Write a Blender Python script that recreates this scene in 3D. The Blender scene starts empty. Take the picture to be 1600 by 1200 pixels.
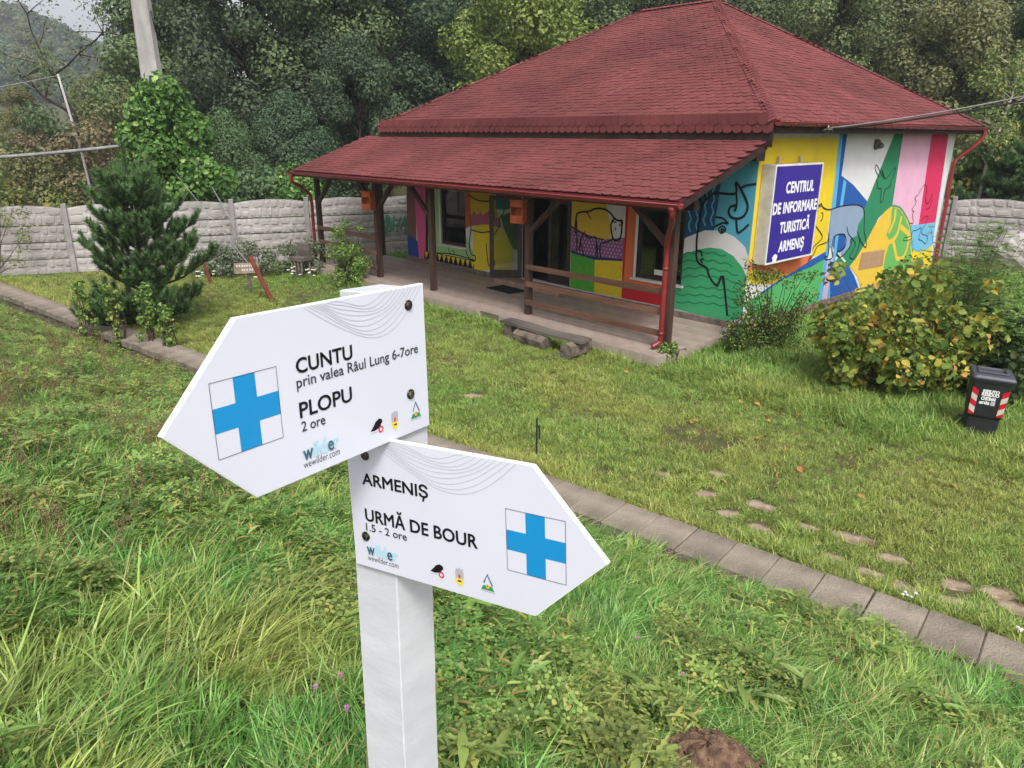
import bpy, math, random
import numpy as np
from mathutils import Vector, Matrix, Euler
from mathutils.geometry import tessellate_polygon

scene = bpy.context.scene
COL = scene.collection
R = math.radians

# ---------------------------------------------------------------- camera
CAM_Z = 4.07
cam_data = bpy.data.cameras.new('camera')
cam = bpy.data.objects.new('camera', cam_data)
COL.objects.link(cam)
cam.location = (0, 0, CAM_Z)
cam.rotation_euler = (R(90 - 19.0), 0, 0)
cam.rotation_euler.rotate_axis('Z', R(0.15))
cam_data.sensor_fit = 'HORIZONTAL'
cam_data.sensor_width = 36.0
cam_data.lens = 36.0 * 1137.87 / 1600.0
cam_data.clip_start = 0.05
cam_data.clip_end = 3000
scene.camera = cam

# ---------------------------------------------------------------- overcast sky and soft sun
SUN_EL, SUN_AZ = 52.0, 168.0      # azimuth in degrees from +Y, clockwise
world = bpy.data.worlds.new('World')
scene.world = world
world.use_nodes = True
nt = world.node_tree
bg = nt.nodes['Background']
sky = nt.nodes.new('ShaderNodeTexSky')
sky.sky_type = 'NISHITA'
sky.sun_disc = False
sky.sun_elevation = R(SUN_EL)
sky.sun_rotation = R(SUN_AZ)
sky.air_density = 1.0
sky.dust_density = 4.0
sky.ozone_density = 0.6
hs = nt.nodes.new('ShaderNodeHueSaturation')
hs.inputs['Saturation'].default_value = 0.20      # cloud layer: the sky is nearly colourless
hs.inputs['Value'].default_value = 1.0
nt.links.new(sky.outputs[0], hs.inputs['Color'])
nt.links.new(hs.outputs[0], bg.inputs['Color'])
bg.inputs['Strength'].default_value = 0.13
sun_d = bpy.data.lights.new('sun', 'SUN')
sun_d.energy = 1.5
sun_d.angle = R(14)
sun_d.color = (1.0, 0.965, 0.92)
sun = bpy.data.objects.new('sun', sun_d)
COL.objects.link(sun)
sd = Vector((math.sin(R(SUN_AZ)) * math.cos(R(SUN_EL)), math.cos(R(SUN_AZ)) * math.cos(R(SUN_EL)), math.sin(R(SUN_EL))))
sun.rotation_euler = sd.to_track_quat('Z', 'Y').to_euler()
scene.view_settings.view_transform = 'Standard'
scene.view_settings.look = 'None'
scene.view_settings.gamma = 1.0
scene.view_settings.use_curve_mapping = False
scene.view_settings.exposure = 0.74

scene.cycles.max_bounces = 6
scene.cycles.diffuse_bounces = 3
scene.cycles.glossy_bounces = 2
scene.cycles.transmission_bounces = 3
scene.cycles.transparent_max_bounces = 6

# ---------------------------------------------------------------- helpers
def lin(c):
    """sRGB 0-255 to linear"""
    o = []
    for v in c:
        v = v / 255.0
        o.append(v / 12.92 if v <= 0.04045 else ((v + 0.055) / 1.055) ** 2.4)
    return tuple(o) + (1.0,)

def pm(name, c1, c2=None, scale=3.0, rough=0.8, bump=0.0, bscale=30.0, island=0.0, spec=0.3,
       stretch=None, trans=0.0, detail=6.0, objrand=0.0, metallic=0.0, tint=None, ramp=(0.35, 0.65)):
    """procedural material: two colours mixed by noise, per-piece and per-object variation, fine relief"""
    m = bpy.data.materials.new(name)
    m.use_nodes = True
    t = m.node_tree
    N, L = t.nodes, t.links
    b = N['Principled BSDF']
    out = N['Material Output']
    b.inputs['Roughness'].default_value = rough
    b.inputs['Specular IOR Level'].default_value = spec
    b.inputs['Metallic'].default_value = metallic
    tc = N.new('ShaderNodeTexCoord')
    vec = tc.outputs['Object']
    if stretch:
        mp = N.new('ShaderNodeMapping')
        mp.inputs['Scale'].default_value = stretch
        L.new(vec, mp.inputs['Vector'])
        vec = mp.outputs['Vector']
    c2 = c2 or c1
    nz = N.new('ShaderNodeTexNoise')
    nz.inputs['Scale'].default_value = scale
    nz.inputs['Detail'].default_value = detail
    L.new(vec, nz.inputs['Vector'])
    cr = N.new('ShaderNodeValToRGB')
    cr.color_ramp.elements[0].position, cr.color_ramp.elements[1].position = ramp
    cr.color_ramp.elements[0].color = c1
    cr.color_ramp.elements[1].color = c2
    L.new(nz.outputs['Fac'], cr.inputs['Fac'])
    colour = cr.outputs['Color']
    if island or objrand:
        hv = N.new('ShaderNodeHueSaturation')
        L.new(colour, hv.inputs['Color'])
        val = None
        if island:
            g = N.new('ShaderNodeNewGeometry')
            mr = N.new('ShaderNodeMapRange')
            mr.inputs['To Min'].default_value = 1 - island
            mr.inputs['To Max'].default_value = 1 + island
            L.new(g.outputs['Random Per Island'], mr.inputs['Value'])
            val = mr.outputs['Result']
        if objrand:
            oi = N.new('ShaderNodeObjectInfo')
            m2 = N.new('ShaderNodeMapRange')
            m2.inputs['To Min'].default_value = 1 - objrand
            m2.inputs['To Max'].default_value = 1 + objrand
            L.new(oi.outputs['Random'], m2.inputs['Value'])
            if val is not None:
                mu = N.new('ShaderNodeMath'); mu.operation = 'MULTIPLY'
                L.new(val, mu.inputs[0]); L.new(m2.outputs['Result'], mu.inputs[1])
                val = mu.outputs[0]
            else:
                val = m2.outputs['Result']
        L.new(val, hv.inputs['Value'])
        colour = hv.outputs['Color']
    if tint:
        # per-plant colour patches carried by the instancing points
        at = N.new('ShaderNodeAttribute'); at.attribute_type = 'INSTANCER'; at.attribute_name = 'tint'
        mx = N.new('ShaderNodeMix'); mx.data_type = 'RGBA'
        L.new(at.outputs['Fac'], mx.inputs['Factor'])
        L.new(colour, mx.inputs['A'])
        hv2 = N.new('ShaderNodeMix'); hv2.data_type = 'RGBA'; hv2.blend_type = 'MULTIPLY'
        hv2.inputs['Factor'].default_value = 1.0
        g2 = N.new('ShaderNodeNewGeometry')
        r2 = N.new('ShaderNodeValToRGB')
        r2.color_ramp.elements[0].color = (0.7, 0.7, 0.7, 1); r2.color_ramp.elements[1].color = (1.3, 1.3, 1.3, 1)
        L.new(g2.outputs['Random Per Island'], r2.inputs['Fac'])
        hv2.inputs['A'].default_value = tint
        L.new(r2.outputs['Color'], hv2.inputs['B'])
        L.new(hv2.outputs['Result'], mx.inputs['B'])
        colour = mx.outputs['Result']
    L.new(colour, b.inputs['Base Color'])
    if bump:
        n2 = N.new('ShaderNodeTexNoise')
        n2.inputs['Scale'].default_value = bscale
        n2.inputs['Detail'].default_value = 5
        L.new(vec, n2.inputs['Vector'])
        bp = N.new('ShaderNodeBump')
        bp.inputs['Strength'].default_value = min(1.0, bump)
        bp.inputs['Distance'].default_value = 0.02
        L.new(n2.outputs['Fac'], bp.inputs['Height'])
        L.new(bp.outputs['Normal'], b.inputs['Normal'])
    if trans:
        tr = N.new('ShaderNodeBsdfTranslucent')
        L.new(colour, tr.inputs['Color'])
        ms = N.new('ShaderNodeMixShader')
        ms.inputs['Fac'].default_value = trans
        L.new(b.outputs[0], ms.inputs[1]); L.new(tr.outputs[0], ms.inputs[2])
        L.new(ms.outputs[0], out.inputs['Surface'])
    return m

def tag(o, label=None, cat=None, group=None, kind=None):
    if label: o['label'] = label
    if cat: o['category'] = cat
    if group: o['group'] = group
    if kind: o['kind'] = kind
    return o

def link(name, mesh, parent=None, mat=None, matrix=None):
    if mat is not None and not mesh.materials: mesh.materials.append(mat)
    o = bpy.data.objects.new(name, mesh)
    COL.objects.link(o)
    if parent is not None: o.parent = parent
    if matrix is not None: o.matrix_local = matrix
    return o

def empty(name, loc=(0, 0, 0), rz=0.0, rot=None):
    o = bpy.data.objects.new(name, None)
    COL.objects.link(o)
    o.location = loc
    o.rotation_euler = rot or (0, 0, rz)
    o.empty_display_size = 0.1
    return o

def np_mesh(name, V, F, smooth=False, mat=None):
    """V (n,3), F (m,k): all faces with k corners"""
    V = np.asarray(V, dtype=np.float32); F = np.asarray(F, dtype=np.int32)
    me = bpy.data.meshes.new(name)
    me.vertices.add(len(V)); me.vertices.foreach_set('co', V.ravel())
    k = F.shape[1]
    me.loops.add(F.size); me.loops.foreach_set('vertex_index', F.ravel())
    me.polygons.add(len(F))
    me.polygons.foreach_set('loop_start', np.arange(0, F.size, k, dtype=np.int32))
    if smooth: me.polygons.foreach_set('use_smooth', np.ones(len(F), dtype=bool))
    me.update(calc_edges=True)
    if mat: me.materials.append(mat)
    return me

class MB:
    """collects shapes for ONE mesh"""
    def __init__(s): s.v, s.f, s.sm = [], [], []
    def add(s, V, F, smooth=False):
        n = len(s.v); s.v += [tuple(p) for p in V]
        for f in F: s.f.append([i + n for i in f]); s.sm.append(smooth)
        return s
    def box(s, x0, x1, y0, y1, z0, z1, ch=0.0, M=None):
        if ch <= 0:
            V = [(x, y, z) for z in (z0, z1) for y in (y0, y1) for x in (x0, x1)]
            F = [(0, 2, 3, 1), (4, 5, 7, 6), (0, 1, 5, 4), (2, 6, 7, 3), (0, 4, 6, 2), (1, 3, 7, 5)]
        else:
            X, Y, Z = (x0, x1), (y0, y1), (z0, z1)
            c = min(ch, 0.45 * min(x1 - x0, y1 - y0, z1 - z0))
            V, idx = [], {}
            for i in (0, 1):
                for j in (0, 1):
                    for k in (0, 1):
                        dx, dy, dz = (c if i == 0 else -c), (c if j == 0 else -c), (c if k == 0 else -c)
                        for a in range(3):
                            p = [X[i] + dx, Y[j] + dy, Z[k] + dz]
                            p[a] = (X[i], Y[j], Z[k])[a]
                            idx[(i, j, k, a)] = len(V); V.append(tuple(p))
            F = []
            for i in (0, 1): F.append([idx[(i, j, k, 0)] for j, k in ((0, 0), (1, 0), (1, 1), (0, 1))][::1 if i else -1])
            for j in (0, 1): F.append([idx[(i, j, k, 1)] for i, k in ((0, 0), (1, 0), (1, 1), (0, 1))][::-1 if j else 1])
            for k in (0, 1): F.append([idx[(i, j, k, 2)] for i, j in ((0, 0), (1, 0), (1, 1), (0, 1))][::1 if k else -1])
            for i in (0, 1):
                for j in (0, 1):
                    q = [idx[(i, j, 0, 0)], idx[(i, j, 1, 0)], idx[(i, j, 1, 1)], idx[(i, j, 0, 1)]]
                    F.append(q if (i ^ j) else q[::-1])
            for i in (0, 1):
                for k in (0, 1):
                    q = [idx[(i, 0, k, 0)], idx[(i, 1, k, 0)], idx[(i, 1, k, 2)], idx[(i, 0, k, 2)]]
                    F.append(q if not (i ^ k) else q[::-1])
            for j in (0, 1):
                for k in (0, 1):
                    q = [idx[(0, j, k, 1)], idx[(1, j, k, 1)], idx[(1, j, k, 2)], idx[(0, j, k, 2)]]
                    F.append(q if (j ^ k) else q[::-1])
            for i in (0, 1):
                for j in (0, 1):
                    for k in (0, 1):
                        q = [idx[(i, j, k, a)] for a in range(3)]
                        F.append(q if (i + j + k) % 2 else q[::-1])
        if M is not None: V = [tuple(M @ Vector(p)) for p in V]
        return s.add(V, F)
    def beam(s, p, q, w, h, up=(0, 0, 1), ch=0.0):
        p, q = Vector(p), Vector(q)
        d = (q - p); L = d.length; d.normalize()
        sx = d.cross(Vector(up)).normalized(); u = sx.cross(d)
        M = Matrix((sx, d, u)).transposed().to_4x4(); M.translation = p
        return s.box(-w / 2, w / 2, 0, L, -h / 2, h / 2, ch, M)
    def tube(s, pts, rad, n=10, cap=True, smooth=True):
        pts = [Vector(p) for p in pts]
        rad = rad if isinstance(rad, (list, tuple)) else [rad] * len(pts)
        V, F = [], []
        prev = None
        for i, p in enumerate(pts):
            d = (pts[min(i + 1, len(pts) - 1)] - pts[max(i - 1, 0)]).normalized()
            a = prev if prev is not None else (Vector((0, 0, 1)) if abs(d.z) < 0.9 else Vector((1, 0, 0)))
            a = (a - d * a.dot(d)).normalized(); prev = a
            b = d.cross(a)
            for k in range(n):
                t = 2 * math.pi * k / n
                V.append(p + (a * math.cos(t) + b * math.sin(t)) * rad[i])
        for i in range(len(pts) - 1):
            for k in range(n):
                F.append((i * n + k, i * n + (k + 1) % n, (i + 1) * n + (k + 1) % n, (i + 1) * n + k))
        s.add(V, F, smooth)
        if cap:
            m = len(s.v) - len(V)
            s.f.append([m + k for k in range(n)][::-1]); s.sm.append(False)
            s.f.append([m + (len(pts) - 1) * n + k for k in range(n)]); s.sm.append(False)
        return s
    def prism(s, poly, z0, z1, M=None):
        """poly CCW in xy, extruded z0..z1"""
        n = len(poly)
        V = [(x, y, z0) for x, y in poly] + [(x, y, z1) for x, y in poly]
        T = tessellate_polygon([[Vector((x, y, 0)) for x, y in poly]])
        area = sum(poly[i][0] * poly[(i + 1) % n][1] - poly[(i + 1) % n][0] * poly[i][1] for i in range(n))
        F = []
        for t in T:
            a, b, c = [poly[i] for i in t]
            cr = (b[0] - a[0]) * (c[1] - a[1]) - (b[1] - a[1]) * (c[0] - a[0])
            t = tuple(t) if cr > 0 else tuple(t)[::-1]
            F.append([i + n for i in t]); F.append(list(t)[::-1])
        for i in range(n):
            j = (i + 1) % n
            q = (i, j, j + n, i + n)
            F.append(q if area > 0 else q[::-1])
        if M is not None: V = [tuple(M @ Vector(p)) for p in V]
        return s.add(V, F)
    def mesh(s, name, mat=None):
        me = bpy.data.meshes.new(name)
        me.from_pydata(s.v, [], s.f)
        me.polygons.foreach_set('use_smooth', s.sm)
        if mat: me.materials.append(mat)
        me.update()
        return me
    def build(s, name, mat, parent=None, matrix=None):
        return link(name, s.mesh(name, mat), parent, None, matrix)

def ribbon(mb, pts, w, M, z, thick=0.0015):
    """flat stroke of width w along 2-D points"""
    P = [Vector((a, b)) for a, b in pts]
    Lf, Rt = [], []
    for i, p in enumerate(P):
        d = (P[min(i + 1, len(P) - 1)] - P[max(i - 1, 0)])
        if d.length < 1e-9: d = Vector((1, 0))
        d.normalize(); nrm = Vector((-d.y, d.x))
        k = 1.0
        if 0 < i < len(P) - 1:
            a = (P[i] - P[i - 1]).normalized()
            k = min(1.6, 1 / max(0.55, abs(a.dot(d))))
        Lf.append(p + nrm * w / 2 * k); Rt.append(p - nrm * w / 2 * k)
    V = [M @ Vector((q.x, q.y, z)) for q in Lf] + [M @ Vector((q.x, q.y, z)) for q in Rt]
    n = len(P)
    mb.add(V, [(n + i, n + i + 1, i + 1, i) for i in range(n - 1)])

def smooth_line(pts, k=4):
    """Catmull-Rom through the points"""
    P = [Vector(p) for p in pts]
    out = []
    for i in range(len(P) - 1):
        a, b, c, d = P[max(i - 1, 0)], P[i], P[i + 1], P[min(i + 2, len(P) - 1)]
        for j in range(k):
            t = j / k
            out.append(0.5 * (2 * b + (c - a) * t + (2 * a - 5 * b + 4 * c - d) * t * t + (3 * b - a - 3 * c + d) * t ** 3))
    out.append(P[-1])
    return [tuple(p) for p in out]

def text_mesh(body, size, bold=0.0, mat=None, spacing=1.0, shear=0.0, width=None):
    cu = bpy.data.curves.new('lettering', 'FONT')
    cu.body = body; cu.size = size; cu.space_character = spacing; cu.shear = shear
    cu.resolution_u = 3
    o = bpy.data.objects.new('lettering', cu)
    COL.objects.link(o)
    dg = bpy.context.evaluated_depsgraph_get()
    me0 = bpy.data.meshes.new_from_object(o.evaluated_get(dg))
    bpy.data.objects.remove(o); bpy.data.curves.remove(cu)
    n = len(me0.vertices)
    V = np.zeros(n * 3); me0.vertices.foreach_get('co', V); V = V.reshape(-1, 3)
    V[:, 2] = 0
    fs = [list(p.vertices) for p in me0.polygons]
    bpy.data.meshes.remove(me0)
    V[:, 0] -= V[:, 0].min()
    if width: V[:, 0] *= width / V[:, 0].max()
    mb = MB()
    offs = [(0, 0)] if not bold else [(0, 0), (bold, 0), (-bold, 0), (0, bold), (0, -bold), (bold * .7, bold * .7), (-bold * .7, bold * .7), (bold * .7, -bold * .7), (-bold * .7, -bold * .7)]
    for i, (a, b) in enumerate(offs):
        mb.add([(p[0] + a, p[1] + b, 0.00008 * i) for p in V], fs)
    me = mb.mesh('lettering', mat)
    return me
# ---------------------------------------------------------------- ground: bank, lawn, rising wooded land behind
rng = np.random.default_rng(7)
random.seed(7)
KX, KY = 0.6330, 0.7741          # across the kerb wall, away from the bank
DX, DY = 0.7741, -0.6330         # along the kerb wall, to the right
K_IN, K_OUT = 6.57, 6.02         # lawn side and bank side of the kerb wall

def vnoise(x, y, s, seed=0):
    """smooth value noise, numpy"""
    x = np.asarray(x, float) / s + 37.1 * seed; y = np.asarray(y, float) / s + 11.7 * seed
    xi, yi = np.floor(x), np.floor(y); fx, fy = x - xi, y - yi
    fx = fx * fx * (3 - 2 * fx); fy = fy * fy * (3 - 2 * fy)
    def h(a, b):
        t = np.sin(a * 127.1 + b * 311.7 + seed * 17.3) * 43758.5453
        return t - np.floor(t)
    return (h(xi, yi) * (1 - fx) + h(xi + 1, yi) * fx) * (1 - fy) + (h(xi, yi + 1) * (1 - fx) + h(xi + 1, yi + 1) * fx) * fy

def sstep(a, b, x):
    t = np.clip((np.asarray(x, float) - a) / (b - a), 0, 1)
    return t * t * (3 - 2 * t)

def height(x, y):
    x = np.asarray(x, float); y = np.asarray(y, float)
    k = KX * x + KY * y
    along = DX * x + DY * y
    lawn = 0.03 * (vnoise(x, y, 2.3, 1) - 0.5)
    low = -0.02 - 0.20 * sstep(-6, -16, along)
    bank = low + 0.385 * np.maximum(0, K_OUT - k) + 0.16 * (vnoise(x, y, 1.5, 2) - 0.5) * sstep(K_OUT, K_OUT - 1.0, k) + 0.06 * (vnoise(x, y, .45, 3) - 0.5) * sstep(K_OUT, K_OUT - .6, k)
    bank = np.minimum(bank, 3.4)
    z = np.where(k > (K_IN + K_OUT) / 2, lawn, bank)
    # wooded land beyond the fence
    d = y - 31 - 0.10 * np.abs(x)
    hill = 0.30 * np.maximum(0, d) * sstep(-26, 12, x) + 0.03 * np.maximum(0, d)
    hill = 26 * (1 - np.exp(-hill / 26))
    z = z + np.where(d > 0, hill + 0.5 * (vnoise(x, y, 6, 4) - 0.5) * sstep(0, 10, d), 0)
    # far ridge upper left
    hx, hy = x + 330, y - 360
    z = z + 78 * np.exp(-((hx / 122) ** 2 + (hy / 130) ** 2)) * sstep(70, 180, y)
    return z

M_ground = pm('soil and thatch', lin((66, 74, 38)), lin((92, 84, 56)), scale=2.2, rough=0.95, bump=0.6, bscale=40)
u = np.linspace(-1, 1, 341)
gx = np.sinh(u * 5.4) / np.sinh(5.4) * 900
gx = np.concatenate([gx[gx < -18], np.linspace(-18, 18, 181), gx[gx > 18]])
gy = np.concatenate([np.linspace(-40, -4, 10)[:-1], np.linspace(-4, 32, 181), 32 + np.cumsum(np.linspace(.8, 24, 78))])
XX, YY = np.meshgrid(gx, gy)
ZZ = height(XX, YY)
nx, ny = len(gx), len(gy)
I = np.arange(nx * ny).reshape(ny, nx)
GF = np.stack([I[:-1, :-1], I[:-1, 1:], I[1:, 1:], I[1:, :-1]], -1).reshape(-1, 4)
ground = link('ground', np_mesh('ground', np.stack([XX, YY, ZZ], -1).reshape(-1, 3), GF, True, M_ground))
tag(ground, kind='structure')

# ---------------------------------------------------------------- kerb wall
M_kerb = pm('weathered kerb concrete', lin((150, 138, 126)), lin((98, 92, 78)), scale=2.6, rough=0.95, bump=0.9, bscale=45, objrand=0.12, ramp=(.34, .78), detail=10)
M_kerbb = pm('kerb base concrete', lin((120, 110, 98)), lin((86, 80, 66)), scale=4, rough=0.95, bump=0.6, bscale=30)
kerb = empty('kerb_wall', (0, 0, 0))
tag(kerb, 'low concrete retaining wall with capping slabs between lawn and grassy bank', 'wall')
kang = math.atan2(DY, DX)
KM = Matrix.Translation((KX * (K_IN + K_OUT) / 2, KY * (K_IN + K_OUT) / 2, 0)) @ Matrix.Rotation(kang, 4, 'Z')
kw = K_IN - K_OUT
MB().box(-28, 9, -kw / 2 + .03, kw / 2 - .03, -.45, .02).build('wall_base', M_kerbb, kerb, KM)
slab_meshes = []
for v in range(4):
    rr = random.Random(v)
    mb = MB().box(-.2185, .2185, -kw / 2 + rr.uniform(-.01, .01), kw / 2 + rr.uniform(-.008, .008), -.05, .095, .014)
    slab_meshes.append(mb.mesh('slab', M_kerb))
i = 0
t = -27.8
rr = random.Random(3)
while t < 8.8:
    gap = rr.choice([.440, .440, .442, .448])
    m = KM @ Matrix.Translation((t, rr.uniform(-.008, .008), rr.uniform(-.006, .006))) @ Matrix.Rotation(rr.uniform(-.008, .008), 4, 'Z') @ Matrix.Rotation(rr.uniform(-.012, .012), 4, 'Y')
    link('slab', slab_meshes[i % 4], kerb, None, m)
    i += 1; t += gap

# ---------------------------------------------------------------- sunken stones along the old path in the lawn
M_stone = pm('path stone', lin((168, 150, 130)), lin((118, 100, 84)), scale=9, rough=0.9, bump=0.6, bscale=40, objrand=0.12)
path = empty('stone_path', (0, 0, 0)); tag(path, kind='structure')
STONES = [(2.34, 7.8, .17), (2.47, 7.32, .16), (2.89, 7.52, .2), (2.7, 7.01, .17), (3.62, 6.82, .23), (3.87, 6.42, .17), (3.73, 5.89, .22), (4.26, 5.97, .17),
          (2.6, 8.36, .15), (4.07, 5.7, .2), (4.58, 5.85, .2), (4.6, 5.6, .2), (3.26, 6.44, .14), (3.52, 6.16, .16), (-.6, 11.2, .2),
          (4.85, 5.35, .2), (3.25, 7.05, .12), (1.9, 8.35, .15)]
for i, (x, y, r) in enumerate(STONES):
    rr = random.Random(100 + i)
    n = 11
    mb = MB()
    ring = []
    for k in range(n):
        a = 2 * math.pi * k / n
        q = 1.15 * r * rr.uniform(.7, 1.2)
        ring.append((q * math.cos(a), .62 * q * math.sin(a)))
    V = [(a, b, -.05) for a, b in ring] + [(a * .97, b * .97, .022) for a, b in ring] + [(a * .8, b * .8, .04) for a, b in ring] + [(0, 0, .046)]
    F = [(k, (k + 1) % n, n + (k + 1) % n, n + k) for k in range(n)] + [(n + k, n + (k + 1) % n, 2 * n + (k + 1) % n, 2 * n + k) for k in range(n)] + [(2 * n + k, 2 * n + (k + 1) % n, 3 * n) for k in range(n)]
    mb.add(V, F, True)
    mb.build('stone', M_stone, path, Matrix.Translation((x, y, float(height(x, y)) - .034)) @ Matrix.Rotation(kang + rr.uniform(-.3, .3), 4, 'Z'))
SIDE_PATCH=[
('yellow',1,[(0.01,3.78),(3.38,3.77),(3.4,1.76),(3.44,1.26),(2.75,1.21),(1.52,0.95),(0.91,0.84),(0.17,0.94),(-0.11,1.16)]),
('orange',2,[(0.01,1.4),(2.78,1.26),(2.82,1.0),(2.19,0.97),(1.79,0.94),(0.85,1.08),(-0.02,1.27)]),
('ochre',2,[(-0.02,1.27),(0.85,1.08),(1.79,0.94),(2.12,0.97),(1.55,0.85),(1.17,0.79),(0.65,0.9),(-0.0,1.05)]),
('green_b',2,[(3.48,1.13),(3.46,0.09),(1.67,0.1),(0.26,0.2),(0.01,0.59),(0.7,0.67),(1.17,0.8),(1.54,0.87),(2.19,0.95),(2.82,1.0)]),
('blue',3,[(2.77,1.16),(3.44,1.27),(3.49,1.11),(2.82,0.99),(2.19,0.94),(1.55,0.85),(1.18,0.78),(0.71,0.64),(0.63,0.7),(1.47,0.89),(2.04,0.99)]),
('skyblue',2,[(3.27,4.01),(3.46,4.01),(3.61,2.63),(3.61,2.03),(3.62,1.35),(3.6,0.82),(3.6,0.11),(3.41,0.12),(3.42,1.09),(3.46,1.57),(3.4,2.64)]),
('blue',2,[(3.45,4.01),(3.68,4.01),(3.69,2.96),(4.39,2.73),(5.35,2.3),(5.22,2.06),(4.98,1.79),(4.73,1.31),(3.99,1.1),(3.7,1.48),(3.59,2.63)]),
('skyblue',3,[(3.83,2.87),(4.0,2.81),(3.98,1.87),(4.02,1.02),(4.0,0.08),(3.8,0.1),(3.88,0.97),(3.82,1.88)]),
('lilac',4,[(3.57,1.07),(3.89,1.07),(3.84,0.1),(3.59,0.11)]),
('white',2,[(3.68,4.01),(6.46,4.03),(5.35,2.29),(4.39,2.73),(3.69,2.96)]),
('green_d',3,[(6.43,4.03),(6.87,4.03),(6.94,2.09),(6.2,1.85),(5.61,1.26),(4.97,0.75),(4.51,0.76),(4.03,0.99),(4.73,1.31),(4.98,1.79),(5.33,2.3)]),
('pink_l',2,[(6.85,4.03),(8.84,4.05),(9.12,1.44),(8.33,1.49),(7.87,1.81),(7.36,2.03),(6.95,2.12)]),
('crimson',2,[(8.82,4.05),(10.14,4.06),(10.43,1.39),(9.09,1.45)]),
('white',2,[(10.12,4.06),(10.71,4.06),(10.81,0.19),(10.55,0.22),(10.42,1.41)]),
('skyblue2',3,[(8.37,1.47),(10.44,1.41),(10.52,0.82),(10.08,0.71),(9.48,0.7),(8.98,0.81),(8.66,1.02)]),
('yellow',2,[(8.59,0.94),(10.47,0.85),(10.76,-0.07),(9.41,-0.08)]),
('yellow2',3,[(6.94,2.1),(7.47,2.01),(8.0,1.76),(8.46,1.44),(9.34,0.1),(8.15,0.03),(6.91,0.07),(5.78,0.1),(5.49,0.41),(4.88,0.76),(5.21,0.93),(5.61,1.26),(6.07,1.71),(6.52,1.97)]),
('green_m',4,[(6.95,2.07),(7.49,1.97),(7.91,1.76),(8.38,1.43),(9.26,0.11),(7.09,0.13),(7.05,0.69),(7.17,1.16),(6.87,1.36),(7.04,1.63)]),
('blue',4,[(3.71,1.02),(4.17,0.92),(4.85,0.75),(5.24,0.48),(5.64,0.11),(4.05,0.06)]),
('wolfgrey',5,[(3.44,2.23),(3.92,2.26),(4.73,2.25),(5.15,2.14),(5.22,1.95),(4.99,1.75),(5.02,1.5),(4.68,1.45),(4.7,1.28),(4.4,1.09),(4.15,1.1),(4.46,1.26),(4.36,1.55),(4.14,1.61),(3.75,1.59),(3.76,1.33),(3.56,1.35),(3.45,1.7)]),
('white',6,[(4.02,1.19),(4.09,1.2),(4.62,0.91),(4.53,0.9)]),
('brown',5,[(5.48,1.03),(6.94,0.96),(6.97,0.52),(5.42,0.59)]),
]
SIDE_LINE=[
('black',0.03,7,[(2.74,2.22),(2.72,2.29),(2.76,2.37),(2.82,2.32),(2.85,2.39),(2.97,2.3),(3.32,2.23),(3.92,2.27),(4.73,2.25),(5.15,2.14),(5.32,1.91),(5.39,1.61),(5.64,1.3),(5.67,1.14),(5.32,1.33),(5.0,1.61)]),
('black',0.03,7,[(4.37,1.77),(4.52,1.58),(4.97,1.34),(4.98,1.21),(4.79,1.03),(4.85,0.97),(5.07,0.95),(5.25,1.3),(5.0,1.61)]),
('black',0.03,7,[(4.69,1.44),(4.75,1.27),(4.33,1.06),(4.11,1.1),(4.05,1.18),(4.38,1.27),(4.46,1.37),(4.37,1.54),(4.18,1.61),(3.75,1.59),(3.72,1.34),(3.83,1.11),(3.65,1.06),(3.46,1.09),(3.43,1.16),(3.58,1.18),(3.45,1.7)]),
('black',0.026,7,[(3.48,1.6),(3.41,1.49),(2.97,1.44),(2.81,1.26),(2.59,1.15)]),
('black',0.026,7,[(2.73,1.91),(3.13,1.66),(3.02,1.54),(2.76,1.43),(2.63,1.14)]),
('black',0.022,7,[(2.92,2.0),(3.01,2.04),(3.01,2.16),(2.93,2.19)]),
('black',0.024,7,[(5.79,2.85),(5.49,3.05),(5.54,3.14),(6.02,2.84)]),
('black',0.024,7,[(5.68,2.8),(5.78,2.65),(5.85,2.58),(6.05,2.55),(6.1,2.27),(6.21,2.22),(6.28,2.32),(6.27,2.52),(6.58,2.6),(6.58,2.71),(6.74,2.96),(6.68,3.04),(6.26,2.81),(6.05,2.87),(5.9,3.02),(6.17,2.8)]),
('black',0.02,7,[(8.36,1.55),(8.63,1.53),(8.47,1.77),(8.54,1.84),(8.35,1.91),(8.59,2.08),(8.42,2.21),(8.6,2.28),(8.92,2.52),(9.09,2.51),(9.22,2.37),(9.25,2.12),(9.52,2.0),(9.72,2.28)]),
('black',0.02,7,[(9.43,1.85),(9.69,1.89),(9.8,2.13)]),
('black',0.02,7,[(9.23,1.55),(9.47,1.64),(9.73,1.6),(9.41,1.2),(9.87,1.08),(10.0,0.94),(9.88,0.84),(9.59,0.95),(9.26,1.05),(9.34,1.33),(8.96,1.3),(8.69,1.3),(8.68,1.2),(8.49,1.16),(8.16,1.16),(8.15,1.09),(8.53,1.07),(8.73,1.09)]),
('yellow2',0.12,5,[(7.18,1.99),(7.25,1.73),(7.0,1.39)]),
('yellow2',0.13,5,[(7.68,1.78),(7.65,1.39),(7.43,1.19),(7.06,1.13)]),
('yellow2',0.13,5,[(7.75,1.5),(8.19,1.34),(8.47,1.2),(8.51,0.87),(8.32,0.6),(7.88,0.64),(7.59,0.96),(7.34,1.18)]),
('green_r',0.05,6,[(6.94,2.1),(7.47,2.02),(7.99,1.77),(8.46,1.44),(9.01,0.69)]),
('skyblue',0.05,6,[(8.67,1.0),(9.01,0.79),(9.49,0.68),(10.13,0.69),(10.56,0.82)]),
]
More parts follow.
